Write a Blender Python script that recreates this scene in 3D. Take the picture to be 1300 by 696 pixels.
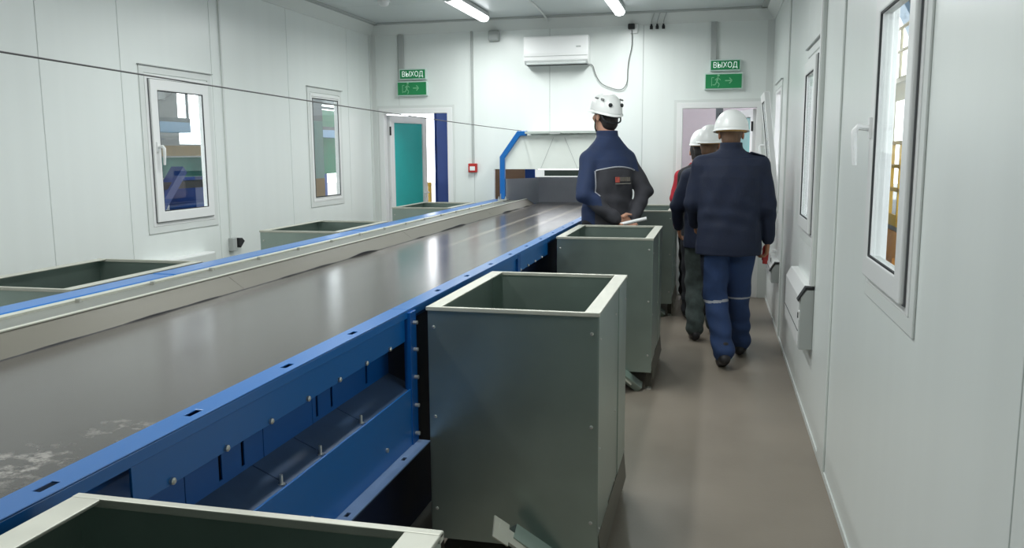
import bpy, math, random
import numpy as np
from mathutils import Vector, Matrix
random.seed(4)
S = bpy.context.scene
for o in list(bpy.data.objects): bpy.data.objects.remove(o)
COL = S.collection
R = math.radians

# ------------------------------------------------------------------ camera
cd = bpy.data.cameras.new('camera'); cam = bpy.data.objects.new('camera', cd); COL.objects.link(cam)
FPX, PIT, YAW, ROL, CH = 1064.155, 0.144640, 0.238176, -0.006596, 1.55
cd.sensor_width = 36; cd.lens = FPX / 1300 * 36; cd.clip_start = .02; cd.clip_end = 200
_f = Vector((-math.sin(YAW)*math.cos(PIT), math.cos(YAW)*math.cos(PIT), -math.sin(PIT)))
_r = Vector((math.cos(YAW), math.sin(YAW), 0)); _u = _r.cross(_f)
_r2 = math.cos(ROL)*_r + math.sin(ROL)*_u; _u2 = -math.sin(ROL)*_r + math.cos(ROL)*_u
M = Matrix((( _r2.x, _u2.x, -_f.x, 0), (_r2.y, _u2.y, -_f.y, 0), (_r2.z, _u2.z, -_f.z, CH), (0, 0, 0, 1)))
cam.matrix_world = M
S.camera = cam

# ------------------------------------------------------------------ world and exposure
w = bpy.data.worlds.new('world'); S.world = w; w.use_nodes = True
bg = w.node_tree.nodes['Background']; bg.inputs[0].default_value = (.93, .96, 1, 1); bg.inputs[1].default_value = 4.5
S.view_settings.view_transform = 'Standard'; S.view_settings.look = 'None'
S.view_settings.gamma = 1; S.view_settings.use_curve_mapping = False; S.view_settings.exposure = 0.0
LAMP_W = 25.0

# ------------------------------------------------------------------ room dimensions
XL, XR, YF, YB, ZC = -3.86, .54, 9.15, -2.6, 2.985
BINH = 1.0

# ------------------------------------------------------------------ materials
def lin(c):
    return tuple((v/12.92 if v <= .04045 else ((v+.055)/1.055)**2.4) for v in (x/255 for x in c))
MATS = {}
def mat(name, rgb, rough=.5, metal=0., var=0., vscale=6., bump=0., bscale=60., stretch=(1, 1, 1), spec=.5, emit=0.):
    if name in MATS: return MATS[name]
    m = bpy.data.materials.new(name); m.use_nodes = True; nt = m.node_tree; b = nt.nodes['Principled BSDF']
    c = lin(rgb)
    b.inputs['Base Color'].default_value = (*c, 1); b.inputs['Roughness'].default_value = rough
    b.inputs['Metallic'].default_value = metal; b.inputs['Specular IOR Level'].default_value = spec
    if emit:
        b.inputs['Emission Color'].default_value = (*c, 1); b.inputs['Emission Strength'].default_value = emit
    if var or bump:
        tc = nt.nodes.new('ShaderNodeTexCoord'); mp = nt.nodes.new('ShaderNodeMapping')
        mp.inputs['Scale'].default_value = stretch; nt.links.new(tc.outputs['Object'], mp.inputs[0])
    if var:
        n = nt.nodes.new('ShaderNodeTexNoise'); n.inputs['Scale'].default_value = vscale; n.inputs['Detail'].default_value = 5
        nt.links.new(mp.outputs[0], n.inputs['Vector'])
        r = nt.nodes.new('ShaderNodeValToRGB')
        r.color_ramp.elements[0].position = .3; r.color_ramp.elements[1].position = .7
        r.color_ramp.elements[0].color = (*[v*(1-var) for v in c], 1); r.color_ramp.elements[1].color = (*[min(1, v*(1+var)) for v in c], 1)
        nt.links.new(n.outputs[0], r.inputs[0]); nt.links.new(r.outputs[0], b.inputs['Base Color'])
        rr = nt.nodes.new('ShaderNodeMapRange'); rr.inputs[3].default_value = max(.03, rough*.85); rr.inputs[4].default_value = min(1, rough*1.15)
        nt.links.new(n.outputs[0], rr.inputs[0]); nt.links.new(rr.outputs[0], b.inputs['Roughness'])
    if bump:
        n2 = nt.nodes.new('ShaderNodeTexNoise'); n2.inputs['Scale'].default_value = bscale; n2.inputs['Detail'].default_value = 3
        nt.links.new(mp.outputs[0], n2.inputs['Vector'])
        bp = nt.nodes.new('ShaderNodeBump'); bp.inputs['Strength'].default_value = bump; bp.inputs['Distance'].default_value = .01
        nt.links.new(n2.outputs[0], bp.inputs['Height']); nt.links.new(bp.outputs[0], b.inputs['Normal'])
    MATS[name] = m
    return m
PANEL = mat('painted_steel_panel', (232, 237, 234), .30, var=.015, vscale=1.2, bump=.012, bscale=40, stretch=(6, 1, .12))
CEIL = mat('ceiling_panel', (212, 218, 218), .3, var=.02, vscale=2)
TRIM = mat('white_trim', (220, 224, 221), .4)
PVC = mat('white_pvc', (236, 237, 236), .3)
GASK = mat('black_gasket', (34, 36, 38), .6, var=.1)
FLOORM = mat('taupe_vinyl', (140, 130, 118), .38, var=.07, vscale=2.5, bump=.05, bscale=90)
GALV = mat('galvanised_sheet', (164, 178, 171), .32, .84, var=.06, vscale=5, bump=.03, bscale=30)
GALVL = mat('galvanised_edge', (196, 196, 184), .42, .35, var=.05, vscale=12)
SKIRT = mat('galvanised_skirt', (96, 93, 83), .5, .25, var=.07, vscale=8, stretch=(1, .2, 1))
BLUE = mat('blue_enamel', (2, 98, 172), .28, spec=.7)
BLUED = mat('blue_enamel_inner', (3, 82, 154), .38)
BELTG = mat('grey_end_sheet', (150, 152, 158), .5, .2, var=.04)
STEEL = mat('zinc_bolt', (205, 205, 200), .3, .8, var=.05, vscale=30)
DARK = mat('dark_rubber_gap_shade', (28, 28, 30), .6, var=.15)
GREYP = mat('grey_conduit', (176, 180, 178), .45, var=.03)
TEAL = mat('teal_panel', (38, 178, 176), .35, var=.03)
GREEN = mat('sign_green', (32, 140, 84), .4, var=.04)
SIGNW = mat('sign_white', (236, 248, 242), .4, emit=.35, var=.01)
SIGNL = mat('sign_pale_green', (128, 196, 150), .4, var=.02)
SIGNF = mat('sign_frame', (206, 226, 218), .4, var=.02)
RED = mat('red_plastic', (176, 38, 34), .4, var=.05)
CABLE = mat('grey_cable', (108, 110, 108), .5, var=.05)
WIRE = mat('pull_wire', (92, 92, 92), .4, .5, var=.05)
def belt_mat():
    m = mat('belt_rubber', (78, 74, 71), .18, var=.035, vscale=2.2, stretch=(3, .5, 1), bump=.012, bscale=70)
    nt = m.node_tree; b = nt.nodes['Principled BSDF']
    src = b.inputs['Base Color'].links[0].from_socket
    tc = nt.nodes.new('ShaderNodeTexCoord')
    # chalky scuffs with a shape of their own
    def blot(scale, lo, hi, c, r):
        n = nt.nodes.new('ShaderNodeTexNoise'); n.inputs['Scale'].default_value = scale; n.inputs['Detail'].default_value = 8; n.inputs['Roughness'].default_value = .7
        nt.links.new(tc.outputs['Object'], n.inputs['Vector'])
        mr = nt.nodes.new('ShaderNodeMapRange'); mr.inputs[1].default_value = lo; mr.inputs[2].default_value = hi; nt.links.new(n.outputs[0], mr.inputs[0])
        vm = nt.nodes.new('ShaderNodeVectorMath'); vm.operation = 'DISTANCE'; vm.inputs[1].default_value = c; nt.links.new(tc.outputs['Object'], vm.inputs[0])
        m2 = nt.nodes.new('ShaderNodeMapRange'); m2.inputs[1].default_value = r; m2.inputs[2].default_value = r*.35; nt.links.new(vm.outputs['Value'], m2.inputs[0])
        mu = nt.nodes.new('ShaderNodeMath'); mu.operation = 'MULTIPLY'; nt.links.new(mr.outputs[0], mu.inputs[0]); nt.links.new(m2.outputs[0], mu.inputs[1])
        return mu.outputs[0]
    def over(src, fac, col, amt):
        s = nt.nodes.new('ShaderNodeMath'); s.operation = 'MULTIPLY'; s.inputs[1].default_value = amt; nt.links.new(fac, s.inputs[0])
        mx = nt.nodes.new('ShaderNodeMix'); mx.data_type = 'RGBA'; nt.links.new(s.outputs[0], mx.inputs[0]); nt.links.new(src, mx.inputs[6]); mx.inputs[7].default_value = (*lin(col), 1)
        return mx.outputs[2]
    src = over(src, blot(22, .5, .62, (-1.27, 1.25, .97), .14), (176, 170, 164), .7)
    src = over(src, blot(26, .52, .64, (-1.22, 1.47, .97), .10), (170, 164, 158), .5)
    # pale longitudinal streaks along the far half
    sx = nt.nodes.new('ShaderNodeSeparateXYZ'); nt.links.new(tc.outputs['Object'], sx.inputs[0])
    for xc in (-1.38, -1.62):
        a = nt.nodes.new('ShaderNodeMath'); a.operation = 'SUBTRACT'; a.inputs[1].default_value = xc; nt.links.new(sx.outputs[0], a.inputs[0])
        ab = nt.nodes.new('ShaderNodeMath'); ab.operation = 'ABSOLUTE'; nt.links.new(a.outputs[0], ab.inputs[0])
        mr = nt.nodes.new('ShaderNodeMapRange'); mr.inputs[1].default_value = .03; mr.inputs[2].default_value = .012; nt.links.new(ab.outputs[0], mr.inputs[0])
        my = nt.nodes.new('ShaderNodeMapRange'); my.inputs[1].default_value = 4.6; my.inputs[2].default_value = 6.2; nt.links.new(sx.outputs[1], my.inputs[0])
        mu = nt.nodes.new('ShaderNodeMath'); mu.operation = 'MULTIPLY'; nt.links.new(mr.outputs[0], mu.inputs[0]); nt.links.new(my.outputs[0], mu.inputs[1])
        src = over(src, mu.outputs[0], (168, 158, 144), .6)
    nt.links.new(src, b.inputs['Base Color'])
    return m
BELT = belt_mat()
def glass_mat():
    m = bpy.data.materials.new('window_glass'); m.use_nodes = True; nt = m.node_tree; nt.nodes.clear()
    o = nt.nodes.new('ShaderNodeOutputMaterial'); mx = nt.nodes.new('ShaderNodeMixShader')
    t = nt.nodes.new('ShaderNodeBsdfTransparent'); t.inputs[0].default_value = (.93, .96, .95, 1)
    g = nt.nodes.new('ShaderNodeBsdfGlossy'); g.inputs['Roughness'].default_value = .02
    lw = nt.nodes.new('ShaderNodeLayerWeight'); lw.inputs[0].default_value = .25
    pw = nt.nodes.new('ShaderNodeMath'); pw.operation = 'POWER'; pw.inputs[1].default_value = 2.2; nt.links.new(lw.outputs['Facing'], pw.inputs[0])
    mr = nt.nodes.new('ShaderNodeMapRange'); mr.inputs[3].default_value = .05; mr.inputs[4].default_value = .5; nt.links.new(pw.outputs[0], mr.inputs[0])
    nt.links.new(mr.outputs[0], mx.inputs[0]); nt.links.new(t.outputs[0], mx.inputs[1]); nt.links.new(g.outputs[0], mx.inputs[2]); nt.links.new(mx.outputs[0], o.inputs[0])
    return m
GLASS = glass_mat()
TUBE = mat('lamp_diffuser', (250, 253, 255), .4, emit=5.0)

# ------------------------------------------------------------------ mesh helpers
class MB:
    def __init__(s): s.v = []; s.f = []; s.m = []
    def add(s, vs, fs, mi=0):
        n = len(s.v); s.v += [tuple(v) for v in vs]; s.f += [tuple(i+n for i in f) for f in fs]; s.m += [mi]*len(fs); return s
    def box(s, x0, x1, y0, y1, z0, z1, mi=0):
        return s.add([(x, y, z) for z in (z0, z1) for y in (y0, y1) for x in (x0, x1)],
                     [(0, 2, 3, 1), (4, 5, 7, 6), (0, 1, 5, 4), (2, 6, 7, 3), (0, 4, 6, 2), (1, 3, 7, 5)], mi)
    def plate(s, u0, u1, v0, v1, holes=(), t=.1, y=0., mi=0):
        """sheet in local x-z with rectangular holes, from y to y+t"""
        us = sorted({u0, u1, *[min(max(a, u0), u1) for h in holes for a in h[:2]]}); vs = sorted({v0, v1, *[min(max(a, v0), v1) for h in holes for a in h[2:4]]})
        nu, nv = len(us), len(vs); V = [(a, yy, b) for yy in (y, y+t) for b in vs for a in us]
        def full(i, j):
            if not (0 <= i < nu-1 and 0 <= j < nv-1): return False
            a, b = (us[i]+us[i+1])/2, (vs[j]+vs[j+1])/2
            return not any(h[0] < a < h[1] and h[2] < b < h[3] for h in holes)
        N = nu*nv; F = []
        for j in range(nv-1):
            for i in range(nu-1):
                if not full(i, j): continue
                a, b, c, d = j*nu+i, j*nu+i+1, (j+1)*nu+i+1, (j+1)*nu+i
                F += [(a, b, c, d), (a+N, d+N, c+N, b+N)]
                if not full(i, j-1): F.append((b, a, a+N, b+N))
                if not full(i, j+1): F.append((d, c, c+N, d+N))
                if not full(i-1, j): F.append((a, d, d+N, a+N))
                if not full(i+1, j): F.append((c, b, b+N, c+N))
        return s.add(V, F, mi)
    def tube(s, pts, r, n=8, mi=0):
        pts = [Vector(p) for p in pts]; rings = []; L = len(pts); up = None
        for i, p in enumerate(pts):
            d = (pts[min(i+1, L-1)] - pts[max(i-1, 0)]).normalized()
            if up is None: up = Vector((0, 0, 1)) if abs(d.z) < .9 else Vector((1, 0, 0))
            a = d.cross(up).normalized(); up = a.cross(d).normalized()
            rr = r[i] if isinstance(r, (list, tuple)) else r
            rings.append([p + rr*(math.cos(2*math.pi*k/n)*a + math.sin(2*math.pi*k/n)*up) for k in range(n)])
        V = [v for g in rings for v in g]; F = []
        for i in range(L-1):
            for k in range(n): F.append((i*n+k, i*n+(k+1) % n, (i+1)*n+(k+1) % n, (i+1)*n+k))
        F += [tuple(range(n-1, -1, -1)), tuple((L-1)*n+k for k in range(n))]
        return s.add(V, F, mi)
    def bar(s, a, b, wx, wz, up=(0, 0, 1), mi=0):
        """square-section bar from a to b, wx wide, wz along up"""
        a, b = Vector(a), Vector(b); d = (b-a).normalized(); x = d.cross(Vector(up)).normalized(); z = x.cross(d).normalized()
        V = [p + i*x*wx/2 + j*z*wz/2 for p in (a, b) for i, j in ((-1, -1), (1, -1), (1, 1), (-1, 1))]
        return s.add(V, [(0, 1, 2, 3), (7, 6, 5, 4), (0, 4, 5, 1), (1, 5, 6, 2), (2, 6, 7, 3), (3, 7, 4, 0)], mi)
    def prism(s, poly, y0, y1, axis='y', mi=0):
        """polygon extruded; axis y: poly in x-z; axis x: poly in y-z"""
        n = len(poly)
        mk = (lambda p, t: (p[0], t, p[1])) if axis == 'y' else ((lambda p, t: (t, p[0], p[1])) if axis == 'x' else (lambda p, t: (p[0], p[1], t)))
        V = [mk(p, t) for t in (y0, y1) for p in poly]
        F = [tuple(range(n)), tuple(range(2*n-1, n-1, -1))] + [(i, i+n, (i+1) % n+n, (i+1) % n) for i in range(n)]
        return s.add(V, F, mi)
    def lathe(s, prof, c=(0, 0, 0), n=16, axis='z', mi=0):
        V = []; F = []
        for r, h in prof:
            for k in range(n):
                a = 2*math.pi*k/n; x, y = r*math.cos(a), r*math.sin(a)
                V.append((c[0]+x, c[1]+y, c[2]+h) if axis == 'z' else ((c[0]+x, c[1]+h, c[2]+y) if axis == 'y' else (c[0]+h, c[1]+x, c[2]+y)))
        L = len(prof)
        for i in range(L-1):
            for k in range(n): F.append((i*n+k, i*n+(k+1) % n, (i+1)*n+(k+1) % n, (i+1)*n+k))
        F += [tuple(range(n-1, -1, -1)), tuple((L-1)*n+k for k in range(n))]
        return s.add(V, F, mi)
    def mesh(s, name, mats, smooth=False):
        me = bpy.data.meshes.new(name); me.from_pydata([tuple(v) for v in s.v], [], s.f)
        mats = mats if isinstance(mats, (list, tuple)) else [mats]
        for m in mats: me.materials.append(m)
        if len(mats) > 1: me.polygons.foreach_set('material_index', s.m)
        import bmesh
        bm = bmesh.new(); bm.from_mesh(me); bmesh.ops.recalc_face_normals(bm, faces=bm.faces); bm.to_mesh(me); bm.free()
        if smooth: me.polygons.foreach_set('use_smooth', [True]*len(me.polygons))
        return me
def link(name, data, parent=None):
    o = bpy.data.objects.new(name, data); COL.objects.link(o)
    if parent: o.parent = parent
    return o
def obj(name, mb, m, parent=None, smooth=False, bevel=0., label=None):
    o = link(name, mb.mesh(name, m, smooth), parent)
    if smooth == 'auto':
        try:
            o.data.set_sharp_from_angle(angle=R(40))
        except Exception: pass
    if bevel:
        b = o.modifiers.new('bevel', 'BEVEL'); b.width = bevel; b.segments = 2; b.limit_method = 'ANGLE'; b.angle_limit = R(40)
    if label: o['label'] = label
    if name in ('bolt', 'rivet', 'clip', 'joint_strip', 'pictogram', 'foot_bolt'): o['kind'] = 'stuff'
    return o
def empty(name, loc=(0, 0, 0), rz=0.):
    o = link(name, None); o.location = loc; o.rotation_euler = (0, 0, rz); o.empty_display_size = .1; return o
def tag(o, label, cat, group=None):
    o['label'] = label; o['category'] = cat
    if group: o['group'] = group
    return o
def struct(o, label=None):
    o['kind'] = 'structure'
    if label: o['label'] = label
    return o
def B(*a): return MB().box(*a)
def text_mesh(txt, size, m, ext=.001, name='lettering', parent=None):
    c = bpy.data.curves.new('t', 'FONT'); c.body = txt; c.size = size; c.extrude = ext; c.align_x = 'CENTER'; c.align_y = 'CENTER'
    t = bpy.data.objects.new('t', c); COL.objects.link(t)
    dg = bpy.context.evaluated_depsgraph_get(); dg.update()
    me = bpy.data.meshes.new_from_object(t.evaluated_get(dg)); me.name = name
    bpy.data.objects.remove(t); me.materials.clear(); me.materials.append(m)
    return link(name, me, parent)

# ------------------------------------------------------------------ room shell
# walls live in a local frame: x along the wall, z up, -y into the room
def wall_frame(name, loc, rz, label): return struct(empty(name, loc, rz), label)
WL = wall_frame('wall_left', (XL, 0, 0), R(90), 'left wall of white sandwich panels')
WR = wall_frame('wall_right', (XR, 0, 0), R(-90), 'right wall of white sandwich panels')
WF = wall_frame('wall_far', (0, YF, 0), 0, 'far wall of white sandwich panels with two doors')
WN = wall_frame('wall_near', (0, YB, 0), R(180), 'wall of white sandwich panels behind the viewer')
def panels(wall, seams, holes, z1=ZC):
    for a, b in zip(seams[:-1], seams[1:]):
        g = .003
        hs = [h for h in holes if h[1] > a and h[0] < b]
        mb = MB().plate(a+g, b-g, 0, z1, [(max(h[0], a+g-.01), min(h[1], b-g+.01), h[2], h[3]) for h in hs], .05, 0)
        obj('panel', mb, PANEL, wall, bevel=.002)
    hs2 = [h for h in holes]
    j = MB()
    for a in seams[1:-1]:
        segs = [(0, z1)]
        for h in hs2:
            if h[0] < a < h[1]: segs = [(0, h[2]), (h[3], z1)]
        for z0_, z1_ in segs:
            if z1_-z0_ > .01: j.box(a-.0035, a+.0035, .004, .045, z0_, z1_)
    obj('joint_strip', j, mat('panel_joint', (196, 200, 198), .6, var=.05), wall)
WIN_L = [(5.15, 5.90, 1.04, 2.10), (7.60, 8.26, 1.07, 2.13)]
WIN_R = [(-3.16, -2.49, 1.085, 2.10), (-5.58, -4.92, 1.05, 2.10), (-8.45, -7.78, 1.05, 2.10)]
panels(WL, [YB, -1.4, -.2, 1.0, 2.1, 3.15, 4.23, 4.93, 5.98, 7.2, 8.5, YF], WIN_L)
panels(WR, [-YF, -7.14, -5.7, -4.12, -1.62, -.4, .8, -YB], WIN_R)
DOOR_L = (-3.78, -2.90, 0, 2.05); DOOR_R = (-.42, .45, 0, 2.05); OPEN = (-2.42, -.98, .55, 1.36)
panels(WF, [XL, -3.53, -2.65, -1.785, -.78, XR], [DOOR_L, DOOR_R, OPEN])
panels(WN, [-XR, .8, 2.0, 3.2, -XL], [])
# floor: three vinyl sheets on a slab
fl = struct(obj('floor', B(XL-.1, XR+.1, YB-.1, YF+.1, -.12, -.004), FLOORM), 'taupe vinyl floor of the cabin')
xs = [XL, -2.4, -.95, XR]
for a, b in zip(xs[:-1], xs[1:]):
    obj('vinyl_sheet', B(a+.001, b-.001, YB, YF, -.004, 0), FLOORM, fl)
ce = struct(obj('ceiling', B(XL-.1, XR+.1, YB-.1, YF+.1, ZC, ZC+.1), CEIL), 'pale grey panelled ceiling')
for a, b in zip(*(lambda s: (s[:-1], s[1:]))([YB+i*1.175 for i in range(11)])):
    obj('panel', B(XL, XR, a+.002, b-.002, ZC-.004, ZC), CEIL, ce)
# cove trim between wall and ceiling
def cove(name, a, b, rz, loc):
    t = empty(name, loc, rz); struct(t)
    mb = MB().prism([(-.0, ZC-.125), (-.012, ZC-.125), (-.085, ZC-.022), (-.085, ZC-.004), (0, ZC-.004)], a, b, 'x')
    obj('cove_profile', mb, TRIM, t)
    obj('cove_bead', MB().prism([(-.085, ZC-.004), (-.085, ZC-.022), (-.14, ZC-.022), (-.14, ZC-.004)], a, b, 'x'), GREYP, t)
cove('trim_1', YB, YF-.001, R(90), (XL, 0, 0)); cove('trim_2', -YF+.001, -YB, R(-90), (XR, 0, 0)); cove('trim_3', XL, XR, 0, (0, YF, 0))
for nm, wl, a, b, rz, loc in (('baseboard_left', 0, YB, YF, 90, (XL, 0, 0)), ('baseboard_right', 0, -YF, -YB, -90, (XR, 0, 0))):
    bb = obj(nm, B(a, b, -.006, 0, 0, .03), TRIM); bb.location = loc; bb.rotation_euler = (0, 0, R(rz)); struct(bb)

# ------------------------------------------------------------------ windows
WN_I = [0]
GAPM = mat('sash_gap_grey', (96, 98, 100), .6, var=.05)
def window(wall, h, handle='lo', tilt=0, label='', fixed=False):
    WN_I[0] += 1
    u0, u1, v0, v1 = h
    t = empty('window_%d' % WN_I[0], wall.location, wall.rotation_euler.z); struct(t, label)
    def ring(a0, a1, b0, b1, wd, y0, y1):
        return MB().plate(a0, a1, b0, b1, [(a0+wd, a1-wd, b0+wd, b1-wd)], y1-y0, y0)
    obj('casing', ring(u0-.05, u1+.05, v0-.05, v1+.06, .05, -.008, 0), TRIM, t, bevel=.003)
    obj('drip_strip', B(u0-.06, u1+.06, -.022, 0, v1+.06, v1+.066), GREYP, t)
    obj('window_frame', ring(u0, u1, v0, v1, .028, -.012, .045), PVC, t, bevel=.004)
    f = .03
    fw = .018 if fixed else .075
    # sash: pivot at the bottom so that it can be tipped into the room
    s = link('sash', ring(u0+f, u1-f, 0, v1-v0-2*f, fw, -.032 if not fixed else -.01, .015).mesh('sash', PVC), t); s.location = (0, 0, v0+f)
    b = s.modifiers.new('bevel', 'BEVEL'); b.width = .006; b.segments = 2; b.limit_method = 'ANGLE'
    s.rotation_euler = (R(tilt), 0, 0)
    obj('gasket', ring(u0+f+fw-.005, u1-f-fw+.005, fw-.005, v1-v0-2*f-fw+.005, .010, -.029 if not fixed else -.012, -.022 if not fixed else -.008), GASK, s)
    obj('glass_pane', B(u0+f+fw-.003, u1-f-fw+.003, -.018 if not fixed else -.007, -.012 if not fixed else -.002, fw-.003, v1-v0-2*f-fw+.003), GLASS, s)
    if not tilt and not fixed: obj('sash_gap', ring(u0+f-.004, u1-f+.004, -.004, v1-v0-2*f+.004, .006, -.018, -.013), GAPM, s)
    # handle: rose plus a hooked lever
    if not handle: return t
    ux = (u0+f+.036) if handle == 'lo' else (u1-f-.036)
    hz = (v1-v0)*.5
    hd = MB().box(ux-.014, ux+.014, -.042, -.03, hz-.035, hz+.035)
    hd.tube([(ux, -.04, hz), (ux, -.075, hz+.004), (ux+.0, -.085, hz-.01), (ux, -.085, hz-.05), (ux, -.08, hz-.125)], [.011, .011, .011, .0105, .008], 8)
    obj('handle', hd, PVC, s, smooth='auto')
    return t
window(WL, WIN_L[0], 'lo', 0, 'left-wall window nearest the viewer with white handle')
window(WL, WIN_L[1], None, 0, 'fixed left-wall window near the far corner', True)
window(WR, WIN_R[0], 'lo', 0, 'right-wall window nearest the viewer with hooked white handle')
window(WR, WIN_R[1], None, 0, 'middle window of the right wall above the heater')
window(WR, WIN_R[2], 'lo', 7, 'right-wall window beside the door, sash tipped into the room')

# ------------------------------------------------------------------ doors
def door(name, d, hinge, ang, label):
    t = empty(name, WF.location); struct(t, label)
    u0, u1, _, v1 = d
    fm = MB().plate(u0, u1, 0, v1, [(u0+.06, u1-.06, -1, v1-.06)], .1, -.01)
    obj('door_frame', fm, PVC, t, bevel=.004)
    obj('door_casing', MB().plate(u0-.03, u1+.03, 0, v1+.03, [(u0, u1, -1, v1)], .006, -.006), TRIM, t)
    obj('threshold', B(u0+.06, u1-.06, -.02, .1, 0, .02), GREYP, t, bevel=.004)
    lw = u1-u0-.13
    lf = link('door_leaf', None, t)
    sgn = 1 if hinge == 'lo' else -1
    lf.location = ((u0+.065) if sgn > 0 else (u1-.065), .1, 0); lf.rotation_euler = (0, 0, R(ang)*sgn)
    a, b = (0, lw) if sgn > 0 else (-lw, 0)
    obj('leaf_frame', MB().plate(a, b, .025, v1-.07, [(a+.085, b-.085, .11, v1-.155)], .06, -.03), PVC, lf, bevel=.005)
    obj('teal_panel', B(a+.083, b-.083, -.012, .012, .108, v1-.153), TEAL, lf)
    hx = (b-.045) if sgn > 0 else (a+.045)
    for sd in (-1, 1):
        hm = MB().box(hx-.016, hx+.016, sd*.03-.005, sd*.03+.005, .93, 1.15)
        hm.tube([(hx, sd*.03, 1.06), (hx, sd*.075, 1.06), (hx-sgn*.03, sd*.08, 1.06), (hx-sgn*.12, sd*.08, 1.06)], .009, 8)
        obj('door_handle', hm, PVC, lf, smooth='auto')
    for hz in (.25, 1.0, 1.75):
        obj('hinge', MB().lathe([(.011, 0), (.011, .1)], (0, -.035, hz), 10), GASK if hz > 1.5 else PVC, lf)
door('door_1', DOOR_L, 'lo', 75, 'left white door of the far wall with teal leaf swung outwards')
door('door_2', DOOR_R, 'hi', 74, 'right white door of the far wall with teal leaf swung outwards')

# ------------------------------------------------------------------ ceiling lamps
def lamp(x, y0, y1, label):
    t = tag(empty('ceiling_lamp', (x, (y0+y1)/2, ZC)), label, 'lamp', 'linear ceiling lamps')
    L = (y1-y0)/2
    obj('lamp_housing', B(-.055, .055, -L, L, -.05, -.012), GREYP, t, bevel=.004)
    for yy in (-L*.6, L*.6): obj('mounting_clip', B(-.03, .03, yy-.02, yy+.02, -.013, -.004), STEEL, t)
    prof = [(-.05, -.05), (-.052, -.068), (-.036, -.092), (0, -.1), (.036, -.092), (.052, -.068), (.05, -.05)]
    obj('diffuser', MB().prism(prof, -L+.012, L-.012), TUBE, t, smooth='auto')
    for sg in (-1, 1): obj('end_cap', MB().prism([(p[0]*1.04, p[1]*1.02+.001) for p in prof], sg*L-.012, sg*L+.012), GREYP if 0 else TRIM, t)
    ld = bpy.data.lights.new('lamp_light', 'AREA'); ld.shape = 'RECTANGLE'; ld.size = .09; ld.size_y = (y1-y0)*.96
    ld.energy = LAMP_W; ld.color = (.96, 1, .985); ld.spread = R(170)
    lo = link('lamp_light', ld, t); lo.location = (0, 0, -.108)
ROWS = [(7.42, 8.66), (4.5, 5.74), (1.58, 2.82)]
rn = ['nearest the far wall', 'second row from the far wall', 'row closest to the viewer']
for (a, b), n_ in zip(ROWS, rn):
    lamp(-2.38, a, b, 'linear white ceiling lamp left of the conveyor centre, '+n_)
    lamp(-.98, a, b, 'linear white ceiling lamp right of the conveyor centre, '+n_)

# ------------------------------------------------------------------ conveyor
cv = tag(empty('sorting_conveyor', (0, 0, 0)), 'long blue sorting conveyor with grey belt running through the far wall', 'conveyor')
CY0, CY1 = -1.6, 9.62
BZ = .97
obj('belt', B(-1.985, -1.09, CY0, CY1, BZ-.012, BZ), BELT, cv)
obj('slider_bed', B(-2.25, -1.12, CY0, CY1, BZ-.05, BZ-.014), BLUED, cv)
FX0, FX1 = -1.113, -1.047
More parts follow.
